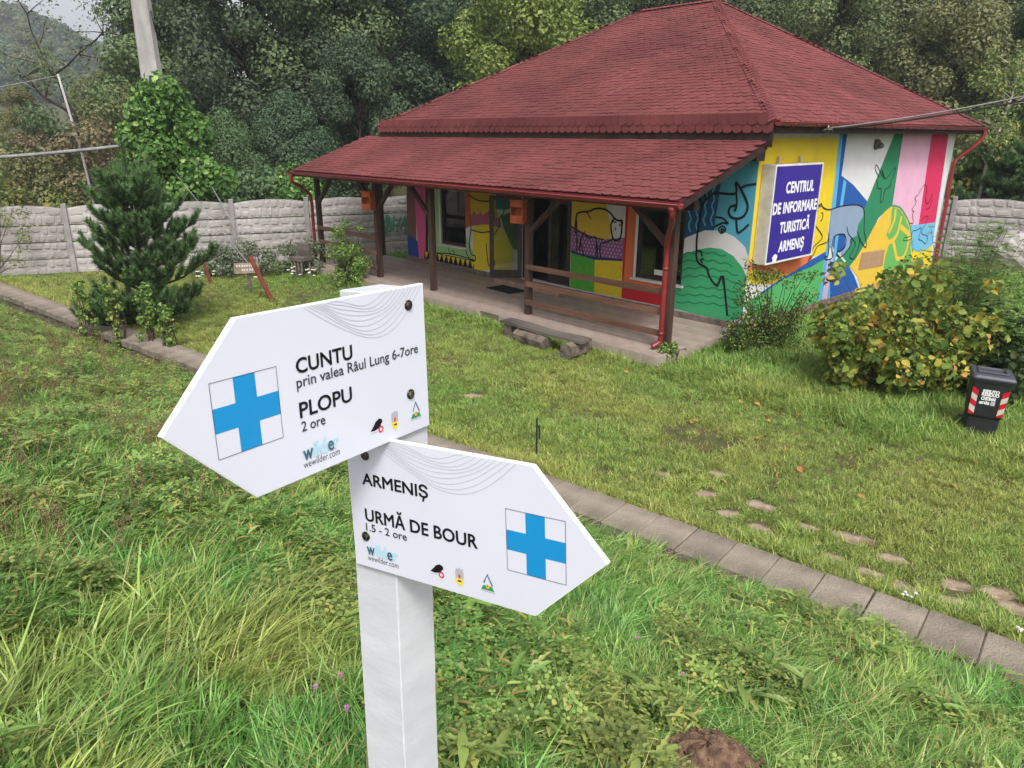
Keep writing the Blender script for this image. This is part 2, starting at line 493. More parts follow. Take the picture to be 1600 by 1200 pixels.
FRONT_PATCH=[
('skyblue_t',1,[(-2.19,4.45),(-0.01,4.39),(0.04,0.25),(-0.45,0.26),(-1.73,0.23)]),
('navy_w',2,[(-1.77,4.0),(-0.76,4.0),(-0.78,3.29),(-0.8,2.71),(-0.85,1.96),(-1.23,1.86),(-1.59,1.67),(-1.55,2.42)]),
('white',3,[(-1.75,1.55),(-1.49,1.76),(-1.06,1.94),(-0.67,1.97),(-0.35,1.87),(-0.1,1.7),(0.03,1.45),(0.11,1.07),(0.05,1.03),(-0.11,1.28),(-0.34,1.49),(-0.63,1.6),(-0.92,1.6),(-1.24,1.51),(-1.75,1.28)]),
('green_b2',3,[(-1.75,1.28),(-1.24,1.51),(-0.92,1.6),(-0.63,1.6),(-0.34,1.49),(-0.11,1.28),(0.04,0.99),(0.07,0.29),(-0.33,0.12),(-0.99,0.14),(-1.69,0.17)]),
('orange',1,[(-3.25,2.49),(-1.52,2.59),(-1.65,1.6),(-1.63,0.48),(-3.18,0.46),(-3.15,0.97)]),
('red',2,[(-3.22,2.37),(-3.1,2.37),(-3.13,1.23),(-3.13,0.84),(-3.16,0.49),(-2.03,0.48),(-1.64,0.5),(-1.65,0.16),(-3.18,0.16)]),
('red',2,[(-1.64,2.59),(-1.53,2.59),(-1.57,1.7),(-1.66,1.6)]),
('yellow2',3,[(-1.78,1.52),(-1.65,1.57),(-1.67,1.3),(-1.77,1.26)]),
('yellow2',3,[(-4.86,2.39),(-3.82,2.45),(-3.69,2.06),(-3.58,1.7),(-3.59,1.52),(-3.79,1.47),(-4.33,1.53),(-4.84,1.7)]),
('white',2,[(-3.85,2.45),(-3.19,2.47),(-3.18,1.58),(-3.57,1.49),(-3.6,1.7)]),
('purple',2,[(-4.85,1.7),(-4.33,1.53),(-3.79,1.47),(-3.52,1.52),(-3.18,1.58),(-3.2,1.08),(-4.05,1.01),(-4.52,1.05),(-4.84,1.1)]),
('navy',3,[(-4.84,1.11),(-4.52,1.05),(-4.05,1.03),(-3.2,1.08),(-3.2,1.03),(-4.05,0.96),(-4.52,1.0),(-4.84,1.04)]),
('green_v',2,[(-4.84,1.05),(-4.06,0.98),(-4.03,0.16),(-4.84,0.16)]),
('yellow',2,[(-4.06,0.98),(-3.2,1.04),(-3.18,0.16),(-4.03,0.16)]),
('brownm',1,[(-11.82,2.47),(-11.35,2.49),(-11.44,0.52),(-11.93,0.79)]),
('navy2',2,[(-11.9,0.85),(-11.3,0.62),(-11.31,0.14),(-11.95,0.14)]),
('pink',2,[(-11.43,2.49),(-10.83,2.52),(-10.97,0.12),(-11.32,0.15),(-11.4,1.11)]),
('black',1,[(-10.87,2.52),(-10.63,2.53),(-10.77,0.15),(-11.05,0.15)]),
('lgreen',1,[(-10.7,2.52),(-9.07,2.6),(-9.11,1.26),(-8.57,0.49),(-8.57,0.37),(-10.48,0.37),(-10.82,0.38)]),
('orangeb',2,[(-9.14,2.59),(-8.72,2.61),(-8.72,1.35),(-9.14,1.2)]),
('yellow3',2,[(-8.75,2.61),(-7.77,2.65),(-7.63,1.85),(-7.43,1.51),(-8.74,1.34)]),
('black',2,[(-11.02,0.39),(-8.57,0.38),(-8.57,0.12),(-11.05,0.14)]),
('yellow',2,[(-8.67,1.3),(-8.43,1.39),(-8.07,1.45),(-7.36,1.41),(-6.97,0.91),(-6.97,0.33),(-8.13,0.17),(-8.29,0.12),(-8.62,0.11)]),
('green_d2',2,[(-7.47,1.71),(-6.94,1.92),(-6.57,1.98),(-6.55,0.81),(-6.97,0.91),(-7.32,1.38)]),
('plum',3,[(-8.7,1.37),(-8.7,1.62),(-8.57,1.79),(-8.47,1.66),(-8.29,1.77),(-8.19,1.68),(-7.93,1.85),(-7.83,1.7),(-7.52,1.65),(-7.41,1.41),(-8.07,1.45),(-8.53,1.39)]),
('teal',3,[(-7.66,2.4),(-6.77,2.45),(-6.77,2.03),(-7.27,1.9),(-7.65,1.9)]),
]
FRONT_LINE=[
('black',0.05,6,[(-1.18,2.45),(-1.26,2.62),(-1.21,2.87),(-1.09,2.57),(-0.93,2.7),(-0.48,2.71),(-0.42,2.79),(-0.45,2.9),(-0.42,2.92),(-0.29,2.77),(-0.14,2.52),(-0.17,2.34),(-0.29,2.25),(-0.46,2.25),(-0.54,2.34),(-0.52,2.45),(-0.39,2.49),(-0.41,2.38)]),
('black',0.04,6,[(-0.42,2.76),(-0.38,2.53),(-0.4,2.41)]),
('black',0.05,6,[(-1.09,2.57),(-1.18,2.42),(-1.22,2.05),(-1.24,1.73),(-1.22,1.49),(-1.22,1.39),(-1.14,1.24),(-0.94,1.17),(-0.85,0.99),(-0.65,0.83),(-0.54,1.05),(-0.34,0.24)]),
('black',0.045,6,[(-0.36,2.24),(-0.3,1.98),(-0.2,2.02),(-0.07,2.15)]),
('black',0.045,6,[(-0.31,2.85),(-0.17,2.9),(0.0,2.93)]),
('black',0.04,6,[(-0.85,2.03),(-0.65,2.13),(-0.54,2.12),(-0.66,2.22),(-0.84,2.23)]),
('black',0.03,6,[(-0.74,1.98),(-0.71,2.04),(-0.66,2.06),(-0.6,2.04),(-0.58,1.99),(-0.61,1.94),(-0.66,1.92),(-0.71,1.94),(-0.74,1.98)]),
('black',0.03,6,[(-0.69,1.98),(-0.66,2.01),(-0.62,1.99),(-0.66,1.95),(-0.69,1.98)]),
('black',0.035,6,[(-1.22,1.49),(-1.12,1.5),(-1.07,1.39)]),
('black',0.035,6,[(-1.03,1.36),(-1.1,1.31),(-1.04,1.26)]),
('black',0.045,6,[(-4.69,1.53),(-4.72,1.6),(-4.69,1.95),(-4.59,2.04),(-4.28,2.09),(-4.11,2.16),(-3.87,2.18),(-3.66,2.12),(-3.5,1.99),(-3.41,1.95),(-3.28,1.91),(-3.29,1.58),(-3.42,1.49),(-3.52,1.54),(-3.59,1.76),(-3.58,1.88),(-3.5,1.99)]),
('black',0.03,6,[(-3.59,1.84),(-3.56,1.91),(-3.44,1.9)]),
('black',0.03,6,[(-3.33,1.96),(-3.27,1.96),(-3.26,1.86),(-3.36,1.85)]),
('black',0.03,6,[(-4.39,2.07),(-4.3,2.01),(-4.23,1.91)]),
('black',0.035,6,[(-4.69,1.87),(-4.66,1.55),(-4.64,1.09)]),
('black',0.035,6,[(-4.4,1.6),(-4.52,1.4),(-4.57,1.11),(-4.52,1.29),(-4.41,1.02)]),
('black',0.035,6,[(-4.4,1.55),(-4.27,1.45),(-4.08,1.51),(-4.02,1.4),(-4.03,1.05)]),
('black',0.035,6,[(-4.02,1.4),(-3.98,1.24),(-3.98,1.03)]),
('black',0.035,6,[(-3.52,1.53),(-3.65,1.44),(-3.87,1.37),(-3.9,1.2),(-3.87,1.04)]),
('black',0.02,6,[(-3.49,1.78),(-3.44,1.76),(-3.47,1.71)]),
('black',0.035,6,[(-8.76,1.67),(-8.72,1.38),(-8.79,0.98),(-8.8,0.67),(-8.69,0.53),(-8.55,0.52),(-8.56,0.39),(-8.78,0.38),(-9.03,0.68),(-9.07,0.92),(-9.16,1.12)]),
('black',0.035,6,[(-8.07,0.93),(-7.99,0.37),(-7.85,0.32),(-7.71,0.39),(-7.72,0.48),(-7.81,0.5),(-7.78,0.85),(-7.75,1.17),(-7.53,1.42),(-7.48,1.68),(-7.34,1.81),(-7.31,2.01)]),
('black',0.035,6,[(-8.74,1.25),(-8.3,1.21),(-7.92,1.27)]),
('black',0.035,6,[(-8.79,2.2),(-8.38,2.08),(-7.83,2.1),(-7.75,2.23)]),
('black',0.03,6,[(-7.88,2.0),(-7.71,1.75),(-7.79,1.66)]),
('black',0.025,6,[(-9.81,0.62),(-9.72,0.46),(-9.53,0.45),(-9.54,0.54),(-9.63,0.55)]),
('black',0.03,6,[(-10.45,0.39),(-9.53,0.45),(-8.57,0.39)]),
('black',0.03,6,[(-4.86,1.69),(-4.33,1.52),(-3.79,1.47)]),
('wave',0.035,4,[(-1.48,2.97),(-1.53,2.84),(-1.47,2.7),(-1.51,2.56),(-1.45,2.43),(-1.49,2.29),(-1.43,2.15),(-1.47,2.01),(-1.41,1.87)]),
('wave',0.035,4,[(-1.31,2.98),(-1.35,2.85),(-1.29,2.71),(-1.33,2.57),(-1.27,2.44),(-1.31,2.3),(-1.25,2.17),(-1.29,2.03),(-1.23,1.89)]),
('wave',0.035,4,[(-1.08,3.11),(-1.13,2.97),(-1.08,2.84),(-1.12,2.71),(-1.07,2.58),(-1.12,2.44),(-1.07,2.3),(-1.12,2.16),(-1.06,2.03)]),
('wave',0.035,4,[(-0.91,3.12),(-0.96,2.98),(-0.91,2.85),(-0.96,2.72),(-0.9,2.59),(-0.95,2.45),(-0.9,2.32),(-0.95,2.18),(-0.89,2.05)]),
('wave',0.035,4,[(-0.75,3.12),(-0.79,2.99),(-0.74,2.86),(-0.79,2.73),(-0.74,2.6),(-0.78,2.46),(-0.73,2.33),(-0.78,2.19),(-0.73,2.06)]),
('green_w',0.028,4,[(-1.74,1.36),(-1.57,1.37),(-1.42,1.44),(-1.26,1.43),(-1.11,1.49),(-0.96,1.47),(-0.81,1.51),(-0.65,1.46),(-0.51,1.48)]),
('green_w',0.028,4,[(-1.72,1.19),(-1.56,1.2),(-1.41,1.28),(-1.25,1.27),(-1.1,1.33),(-0.94,1.31),(-0.79,1.35),(-0.64,1.3),(-0.49,1.33),(-0.34,1.27)]),
('green_w',0.028,4,[(-1.71,1.02),(-1.54,1.03),(-1.39,1.11),(-1.23,1.11),(-1.08,1.17),(-0.92,1.14),(-0.77,1.18),(-0.62,1.14),(-0.47,1.17),(-0.32,1.11),(-0.18,1.12)]),
('green_w',0.028,4,[(-1.69,0.85),(-1.53,0.87),(-1.37,0.95),(-1.21,0.94),(-1.06,1.0),(-0.91,0.98),(-0.76,1.02),(-0.6,0.98),(-0.46,1.01),(-0.3,0.95),(-0.16,0.96)]),
('green_w',0.028,4,[(-1.67,0.68),(-1.51,0.66),(-1.35,0.72),(-1.19,0.7),(-1.04,0.75),(-0.88,0.73),(-0.73,0.78),(-0.58,0.75),(-0.43,0.79),(-0.28,0.75),(-0.14,0.79)]),
('green_w',0.028,4,[(-1.66,0.51),(-1.49,0.49),(-1.34,0.55),(-1.17,0.53),(-1.02,0.59),(-0.86,0.56),(-0.71,0.61),(-0.56,0.58),(-0.41,0.63),(-0.26,0.59),(-0.12,0.63)]),
('green_w',0.028,4,[(-1.64,0.33),(-1.48,0.32),(-1.32,0.38),(-1.16,0.36),(-1.0,0.42),(-0.84,0.4),(-0.7,0.45),(-0.54,0.42),(-0.4,0.46),(-0.24,0.43),(-0.1,0.47)]),
]
# ---------------------------------------------------------------- information centre (house)
# local frame: x along the front to the right, y to the back, z up from the porch floor; origin at the near wall corner
HOUSE_ROT = -R(90 - 42.773)
HOUSE_LOC = (4.754, 14.675, 0.22)
house = empty('information_centre', HOUSE_LOC, HOUSE_ROT)
tag(house, 'single-storey tourist house with dark red shingle roof, porch and painted animal mural', 'house')
L_, D_ = 11.9, 10.78
WALL_TOP = 3.95

M_plaster = pm('white plaster', lin((222, 220, 216)), lin((205, 203, 198)), scale=3, rough=0.9, bump=0.12, bscale=50)
M_plinth = pm('rough plinth render', lin((134, 122, 112)), lin((98, 88, 80)), scale=5, rough=0.95, bump=0.7, bscale=25)
M_stonepl = pm('stone plinth', lin((128, 112, 96)), lin((92, 80, 68)), scale=5, rough=0.95, bump=0.8, bscale=14)
M_shingle = pm('red bitumen shingle', lin((124, 66, 65)), lin((102, 52, 52)), scale=.55, rough=0.85, bump=0.35, bscale=220, island=0.09, objrand=0.08, spec=0.25)
M_deck = pm('roof deck', lin((84, 28, 33)), lin((70, 24, 28)), scale=3, rough=0.95)
M_wood = pm('dark stained wood', lin((84, 60, 52)), lin((60, 44, 38)), scale=6, rough=0.7, bump=0.25, bscale=30, stretch=(1, 1, .15), objrand=.1)
M_woodd = pm('dark beam wood', lin((58, 42, 37)), lin((42, 31, 28)), scale=5, rough=0.8, bump=0.2, bscale=30)
M_rail = pm('brown rail wood', lin((122, 88, 72)), lin((96, 68, 56)), scale=7, rough=0.75, bump=0.25, bscale=40, stretch=(.12, 1, 1), objrand=.12)
M_gutter = pm('red painted gutter', lin((136, 44, 46)), lin((120, 38, 40)), scale=2, rough=0.35, spec=0.5)
M_tile = pm('beige porch tile', lin((170, 152, 142)), lin((150, 134, 126)), scale=2.2, rough=0.45, bump=0.05, bscale=60, objrand=.05, spec=.4)
M_tilef = pm('beige riser tile', lin((176, 160, 148)), lin((156, 142, 132)), scale=3, rough=0.55, objrand=.06)
M_grout = pm('grout', lin((120, 108, 100)), lin((100, 90, 84)), scale=6, rough=0.95)
M_black = pm('dark interior', (0.012, 0.012, 0.012, 1), (0.02, 0.018, 0.016, 1), rough=0.9)
M_white = pm('white paint', lin((226, 224, 220)), lin((212, 210, 206)), scale=4, rough=0.5)
M_frame = pm('brown window frame', lin((58, 42, 36)), lin((48, 35, 30)), scale=6, rough=0.4, spec=.5)
M_darkmetal = pm('dark metal', (0.02, 0.02, 0.022, 1), (0.03, 0.03, 0.03, 1), rough=0.5)

def glass(name, colour=(0.55, 0.6, 0.6, 1), rough=0.03):
    m = bpy.data.materials.new(name); m.use_nodes = True
    t = m.node_tree; N, L = t.nodes, t.links
    b = N['Principled BSDF']
    gl = N.new('ShaderNodeBsdfGlossy'); gl.inputs['Roughness'].default_value = rough
    tr = N.new('ShaderNodeBsdfTransparent'); tr.inputs['Color'].default_value = colour
    fr = N.new('ShaderNodeFresnel'); fr.inputs['IOR'].default_value = 1.5
    ms = N.new('ShaderNodeMixShader')
    L.new(fr.outputs[0], ms.inputs[0]); L.new(tr.outputs[0], ms.inputs[1]); L.new(gl.outputs[0], ms.inputs[2])
    N.remove(b)
    L.new(ms.outputs[0], N['Material Output'].inputs['Surface'])
    return m
M_glass = glass('window glass', (.75, .8, .8, 1))

# front wall with openings: (x0,x1,z0,z1)
WIN_R = (-2.86, -1.55, 0.70, 2.30)
WIN_L = (-10.18, -8.98, 0.70, 2.38)
DOOR = (-6.62, -4.86, 0.16, 2.38)
OPEN = [WIN_R, WIN_L, DOOR]

def front_wall():
    xs = sorted({-L_, 0.0} | {a for o in OPEN for a in o[:2]})
    zs = sorted({0.12, WALL_TOP} | {a for o in OPEN for a in o[2:]})
    mb = MB()
    for i in range(len(xs) - 1):
        for j in range(len(zs) - 1):
            cx, cz = (xs[i] + xs[i + 1]) / 2, (zs[j] + zs[j + 1]) / 2
            if any(o[0] < cx < o[1] and o[2] < cz < o[3] for o in OPEN): continue
            mb.add([(xs[i], 0, zs[j]), (xs[i + 1], 0, zs[j]), (xs[i + 1], 0, zs[j + 1]), (xs[i], 0, zs[j + 1])], [(0, 1, 2, 3)])
    d = .16
    for x0, x1, z0, z1 in OPEN:       # reveals
        mb.add([(x0, 0, z0), (x0, d, z0), (x0, d, z1), (x0, 0, z1)], [(0, 1, 2, 3)])
        mb.add([(x1, 0, z0), (x1, d, z0), (x1, d, z1), (x1, 0, z1)], [(3, 2, 1, 0)])
        mb.add([(x0, 0, z0), (x1, 0, z0), (x1, d, z0), (x0, d, z0)], [(0, 1, 2, 3)])
        mb.add([(x0, 0, z1), (x1, 0, z1), (x1, d, z1), (x0, d, z1)], [(3, 2, 1, 0)])
    # the other three walls
    mb.add([(0, 0, .1), (0, D_, .1), (0, D_, WALL_TOP), (0, 0, WALL_TOP)], [(0, 1, 2, 3)])
    mb.add([(-L_, 0, .1), (-L_, D_, .1), (-L_, D_, WALL_TOP), (-L_, 0, WALL_TOP)], [(3, 2, 1, 0)])
    mb.add([(-L_, D_, .1), (0, D_, .1), (0, D_, WALL_TOP), (-L_, D_, WALL_TOP)], [(3, 2, 1, 0)])
    return mb
wall = front_wall().build('wall', M_plaster, house)
# dark room behind the openings
mb = MB().add([(-L_ + .2, 3.5, .1), (-.2, 3.5, .1), (-.2, 3.5, 3.3), (-L_ + .2, 3.5, 3.3)], [(0, 1, 2, 3)])
mb.add([(-L_ + .2, .17, .1), (-.2, .17, .1), (-.2, 3.5, .1), (-L_ + .2, 3.5, .1)], [(0, 1, 2, 3)])
mb.add([(-L_ + .2, .17, 3.3), (-.2, .17, 3.3), (-.2, 3.5, 3.3), (-L_ + .2, 3.5, 3.3)], [(3, 2, 1, 0)])
mb.build('room', pm('room wall', lin((88, 80, 72)), lin((70, 64, 58)), rough=.9), house)

# plinth: raised band under the front, stone base under the side
MB().box(-L_, .035, -.05, -.002, 0.0, .135, .01).build('plinth', M_plinth, house)
sp = MB().box(-.1, .03, 0.002, D_, -.3, .09, .01).build('side_plinth', M_stonepl, house)
rr = random.Random(5)
y = .15
while y < D_ - .3:                      # field stones set in the side plinth
    w = rr.uniform(.22, .45)
    for zc in (-.16, -.02):
        h = .065
        mb = MB()
        n = 8
        ring = [(w * .46 * math.cos(2 * math.pi * k / n) * rr.uniform(.85, 1.1), h * math.sin(2 * math.pi * k / n) * rr.uniform(.8, 1.1)) for k in range(n)]
        V = [(.028, y + w / 2 + a, zc + b) for a, b in ring] + [(.055, y + w / 2 + a * .75, zc + b * .75) for a, b in ring]
        mb.add(V, [(k, (k + 1) % n, n + (k + 1) % n, n + k) for k in range(n)] + [[n + k for k in range(n)]], False)
        mb.build('stone', M_stonepl, sp)
    y += w + .03

# ---- porch platform with tiles
PF_Y, PF_L = -2.88, -13.65
plat = MB().box(PF_L + .012, -.012, PF_Y + .012, -.002, -.30, -.012).build('porch_floor', M_grout, house)
tw = .455
tile_me = MB().box(-tw / 2 + .003, tw / 2 - .003, -tw / 2 + .003, tw / 2 - .003, -.012, 0, .002).mesh('tile', M_tile)
nxt = int(round(-PF_L / tw)); nyt = 6
tx = -PF_L / nxt; ty = -PF_Y / nyt
tiles = []
for i in range(nxt):
    for j in range(nyt):
        tiles.append(((-tx * (i + .5)), PF_Y + ty * (j + .5)))
tiles.sort(key=lambda p: (p[0] ** 2 + (p[1] + 3) ** 2))
for p in tiles:
    link('tile', tile_me, plat, None, Matrix.Translation((p[0], p[1] , 0)) @ Matrix.Diagonal((tx / tw, ty / tw * .998, 1, 1)))
rise_me = MB().box(-.15, .15, 0, .012, -.2, 0, .003).mesh('riser_tile', M_tilef)
rr = random.Random(9)
x = -.16
gaps = [14, 15, 24]
for i in range(44):
    if i not in gaps and x > PF_L + .15:
        link('riser_tile', rise_me, plat, None, Matrix.Translation((x, PF_Y, -.004)))
    x -= .31
for j in range(9):
    if j in (1, 2): continue
    yv = PF_Y + .16 + j * .31
    link('riser_tile', rise_me, plat, None, Matrix.Translation((0, yv, -.004)) @ Matrix.Rotation(R(90), 4, 'Z'))
# two broken riser tiles leaning off at the corner
for (xx, yy, rz, ry) in ((0.02, PF_Y + .42, 90, 6), (.05, PF_Y + .75, 90, -13)):
    mb = MB().prism([(-.13, -.2), (.1, -.2), (.13, -.04), (.03, 0), (-.12, -.02)], 0, .012)
    mb.build('broken_tile', M_tilef, plat, Matrix.Translation((xx, yy, -.0)) @ Matrix.Rotation(R(rz), 4, 'Z') @ Matrix.Rotation(R(90), 4, 'X') @ Matrix.Rotation(R(ry), 4, 'Z'))

# entrance step
st = MB().box(-7.2, -4.75, -.52, -.055, .002, .15, .012).build('entrance_step', pm('step tile', lin((170, 138, 122)), lin((146, 118, 104)), scale=4, rough=.6), house)

# ---- posts, beams, braces, rails
POST_Y = -2.3
POSTS = [-.22, -3.98, -7.5, -10.0, -13.25]
pmesh = MB().box(-.07, .07, -.07, .07, 0, 2.58, .008).mesh('post', M_wood)
for x in POSTS: link('post', pmesh, house, None, Matrix.Translation((x, POST_Y, 0.001)))
link('post', pmesh, house, None, Matrix.Translation((-13.25, -.08, .001)))
MB().box(-13.4, .2, POST_Y - .075, POST_Y + .075, 2.58, 2.74, .006).build('front_beam', M_woodd, house)
MB().box(-13.32, -13.18, -2.2, -.2, 2.60, 2.74, .006).build('side_beam', M_woodd, house)
def brace(x0, x1):
    mb = MB().beam((x0, POST_Y, 1.85), (x1, POST_Y, 2.60), .10, .10, ch=.006)
    mb.build('brace', M_wood, house)
for x in POSTS:
    if x > -.5: brace(x - .05, x - .95)
    elif x < -13: brace(x + .05, x + .9)
    elif abs(x + 3.98) < .1: brace(x + .05, x + .95)
    elif abs(x + 7.5) < .1: brace(x - .05, x - .9)
    else: brace(x - .05, x - .85); brace(x + .05, x + .85)
def rail(x0, x1, z, zz=None):
    MB().beam((x0, POST_Y - .085, z), (x1, POST_Y - .085, zz or z), .04, .115, ch=.005).build('rail', M_rail, house)
for z in (1.08, .70, .29): rail(-3.98, -.24, z)
for z in (1.10, .68, .26): rail(-13.22, -10.02, z)

# ---- porch roof
PR_X0, PR_X1 = -13.3, .37
PR_Y0, PR_Z0, PR_Y1, PR_Z1 = -3.03, 2.80, -.46, 3.74
pr = MB()
sl = Vector((0, PR_Y1 - PR_Y0, PR_Z1 - PR_Z0)); prL = sl.length; g = sl.normalized()
nrm = Vector((0, -g.z, g.y))
def slab_on(mb, o, e, g, w0, w1, h0, h1, t0, t1):
    n = e.cross(g)
    V = [o + e * a + g * b + n * c for c in (t0, t1) for b in (h0, h1) for a in (w0, w1)]
    mb.add(V, [(0, 2, 3, 1), (4, 5, 7, 6), (0, 1, 5, 4), (2, 6, 7, 3), (0, 4, 6, 2), (1, 3, 7, 5)])
ex = Vector((1, 0, 0))
o = Vector((0, PR_Y0, PR_Z0))
slab_on(pr, o, ex, g, PR_X0, PR_X1, 0, prL + .12, -.05, -.012)
porch_roof = pr.build('porch_roof', M_deck, house)
mb = MB()
slab_on(mb, o, ex, g, PR_X0 + .03, PR_X1 - .03, .05, prL + .2, -.075, -.052)
mb.build('porch_ceiling', M_woodd, house)
for x in np.arange(PR_X0 + .1, PR_X1, .9):
    mb = MB(); slab_on(mb, o, ex, g, x - .04, x + .04, .1, prL, -.17, -.077); mb.build('rafter', M_woodd, house)
mb = MB(); slab_on(mb, o, ex, g, PR_X1 - .028, PR_X1 - .001, .0, prL, -.16, -.0525); mb.build('barge_board', M_woodd, house)
mb = MB().box(PR_X0, PR_X1, PR_Y0 - .018, PR_Y0 + .006, PR_Z0 - .16, PR_Z0 - .025); mb.build('eaves_board', pm('red eaves board', lin((120, 44, 48)), lin((104, 38, 42)), rough=.6), house)

# ---- main roof
EV = .53
RX0, RX1, RY0, RY1, RZ = -L_ - EV, EV, -EV, D_ + EV, 4.06
A0, A1, AY, AZ = -7.2, -4.75, 5.36, 7.22
mr = MB()
c = [(RX0, RY0, RZ), (RX1, RY0, RZ), (RX1, RY1, RZ), (RX0, RY1, RZ), (A0, AY, AZ), (A1, AY, AZ)]
mr.add(c, [(0, 1, 5, 4), (1, 2, 5), (2, 3, 4, 5), (3, 0, 4)])
main_roof = mr.build('main_roof', M_deck, house)
MB().box(RX0 + .02, RX1 - .02, RY0 + .02, RY1 - .02, WALL_TOP - .02, RZ - .012).build('soffit', M_woodd, house)
MB().box(RX0 + .05, RX1 - .03, RY0 + .01, RY0 + .04, 3.62, RZ - .02).build('fascia', M_woodd, house)
MB().box(RX1 - .045, RX1 - .012, RY0 + .05, RY1 - .05, 3.86, RZ - .02).build('fascia', M_woodd, house)
MB().box(-.1, .14, -.34, -.04, 3.36, 3.72, .01).build('beam_end', M_wood, house)

TW, TE = .205, .145      # shingle tab width and row exposure
def tab_mesh(round_end=True, n=5):
    """one shingle tab: x across, y up the slope (0 = lower tip), z out"""
    w, ln, th = TW * .485, TE * 1.45, .011
    if round_end:
        low = [(w * math.sin(a), .055 - .055 * math.cos(a)) for a in np.linspace(-math.pi / 2, math.pi / 2, n)]
    else:
        low = [(-w, .05), (-w * .55, 0), (w * .55, 0), (w, .05)]
    poly = low + [(w, ln), (-w, ln)]
    return poly, th
def place_tabs(parent, O, e, g, left, right, length, single_budget, score, start=0.0, stuff_name='shingle_field'):
    """rows of tabs on a slope; the nearest ones are objects of their own, the rest one joined part"""
    n = e.cross(g)
    poly, th = tab_mesh()
    k = len(poly)
    base = MB().prism(poly, 0, th)
    me = base.mesh('shingle', M_shingle)
    BV = np.array(base.v); BF = base.f
    rows = int(length / TE)
    spots = []
    rr = random.Random(11)
    for i in range(rows):
        d = start + i * TE
        l, r = left(d), right(d)
        off = (i % 2) * TW / 2
        cnt = int((r - l) / TW) + 2
        for j in range(cnt):
            x = math.floor(l / TW) * TW + j * TW + off
            if x < l + TW * .2 or x > r - TW * .2: continue
            spots.append((x, d, rr.uniform(-.012, .012), rr.uniform(.010, .020), rr.uniform(-.004, .004)))
    spots.sort(key=lambda s: score(O + e * s[0] + g * s[1]))
    B = Matrix((e, g, n)).transposed().to_4x4()
    def mtx(s):
        x, d, tw_, lift, dx = s
        return Matrix.Translation(O + e * (x + dx) + g * d + n * lift) @ B @ Matrix.Rotation(tw_, 4, 'Z') @ Matrix.Rotation(-.075, 4, 'X')
    for s in spots[:single_budget]:
        link('shingle', me, parent, None, mtx(s))
    rest = spots[single_budget:]
    if rest:
        V = np.ones((len(BV), 4)); V[:, :3] = BV
        allV, allF = [], []
        for q, s in enumerate(rest):
            m = np.array(mtx(s))
            allV.append((V @ m.T)[:, :3])
        allV = np.concatenate(allV)
        vs = len(BV)
        faces = []
        for q in range(len(rest)):
            faces += [[i + q * vs for i in f] for f in BF]
        m2 = bpy.data.meshes.new(stuff_name)
        m2.from_pydata(allV.tolist(), [], faces)
        m2.materials.append(M_shingle)
        ob = link(stuff_name, m2, parent)
        tag(ob, kind='stuff')
HM = Matrix.Translation(HOUSE_LOC) @ Matrix.Rotation(HOUSE_ROT, 4, 'Z')
camv = Vector((0, 0, CAM_Z))
def score(p): return ((HM @ p) - camv).length
def far(p): return 0
# porch roof
place_tabs(porch_roof, o - g * .03, ex, g, lambda d: PR_X0, lambda d: PR_X1, prL + .02, 170, score)
# main roof: front, right, back, left
def slope(p0, p1, q0, q1, budget):
    p0, p1, q0, q1 = Vector(p0), Vector(p1), Vector(q0), Vector(q1)
    e = (p1 - p0).normalized()
    up = (q0 - p0); gg = (up - e * up.dot(e)); ln = gg.length; gg.normalize()
    a = (q0 - p0).dot(e); b = (q1 - p0).dot(e); W = (p1 - p0).length
    place_tabs(main_roof, p0 - gg * .02, e, gg, lambda d: a * min(1, d / ln), lambda d: W + (b - W) * min(1, d / ln), ln, budget, score)
slope(c[0], c[1], c[4], c[5], 90)
slope(c[1], c[2], c[5], c[5], 40)
slope(c[2], c[3], c[5], c[4], 0)
slope(c[3], c[0], c[4], c[4], 0)
# vertical skirt of two hanging tab rows under the front eaves
place_tabs(main_roof, Vector((0, RY0 - .012, RZ - .20)), Vector((1, 0, 0)), Vector((0, 0, 1)), lambda d: RX0, lambda d: RX1, 2.2 * TE, 0, score)
# hip and ridge caps
def caps(p, q, parent):
    p, q = Vector(p), Vector(q)
    d = (q - p); ln = d.length; d.normalize()
    side = d.cross(Vector((0, 0, 1))).normalized(); up = side.cross(d)
    mb = MB()
    s = 0.0
    while s < ln - .05:
        a, b = p + d * s, p + d * min(s + .2, ln)
        V = [a + side * -.13 + up * -.03 + up * .028, a + up * .062, a + side * .13 + up * -.03 + up * .028,
             b + side * -.13 - up * .012, b + up * .035, b + side * .13 - up * .012,
             a + side * -.13 + up * -.02, a + up * .045, a + side * .13 + up * -.02]
        mb.add(V, [(0, 1, 4, 3), (1, 2, 5, 4), (6, 7, 1, 0), (7, 8, 2, 1)])
        s += .145
    tag(mb.build('hip_cap', M_shingle, parent), kind='stuff')
caps(c[1], c[5], main_roof); caps(c[0], c[4], main_roof); caps(c[2], c[5], main_roof); caps(c[3], c[4], main_roof); caps(c[4], c[5], main_roof)
# small chimney cowl over the left hip
ch = MB().box(-.11, .11, -.11, .11, -.5, .35).build('chimney', M_plaster, main_roof, Matrix.Translation((-9.1, 5.6, 5.95)))
mb = MB(); mb.add([(-.22, -.22, .5), (.22, -.22, .5), (.22, .22, .5), (-.22, .22, .5), (0, 0, .66)], [(0, 1, 4), (1, 2, 4), (2, 3, 4), (3, 0, 4), (3, 2, 1, 0)])
for a in (-.09, .09):
    for b in (-.09, .09): mb.box(a - .012, a + .012, b - .012, b + .012, .35, .505)
mb.build('cowl', M_darkmetal, ch)

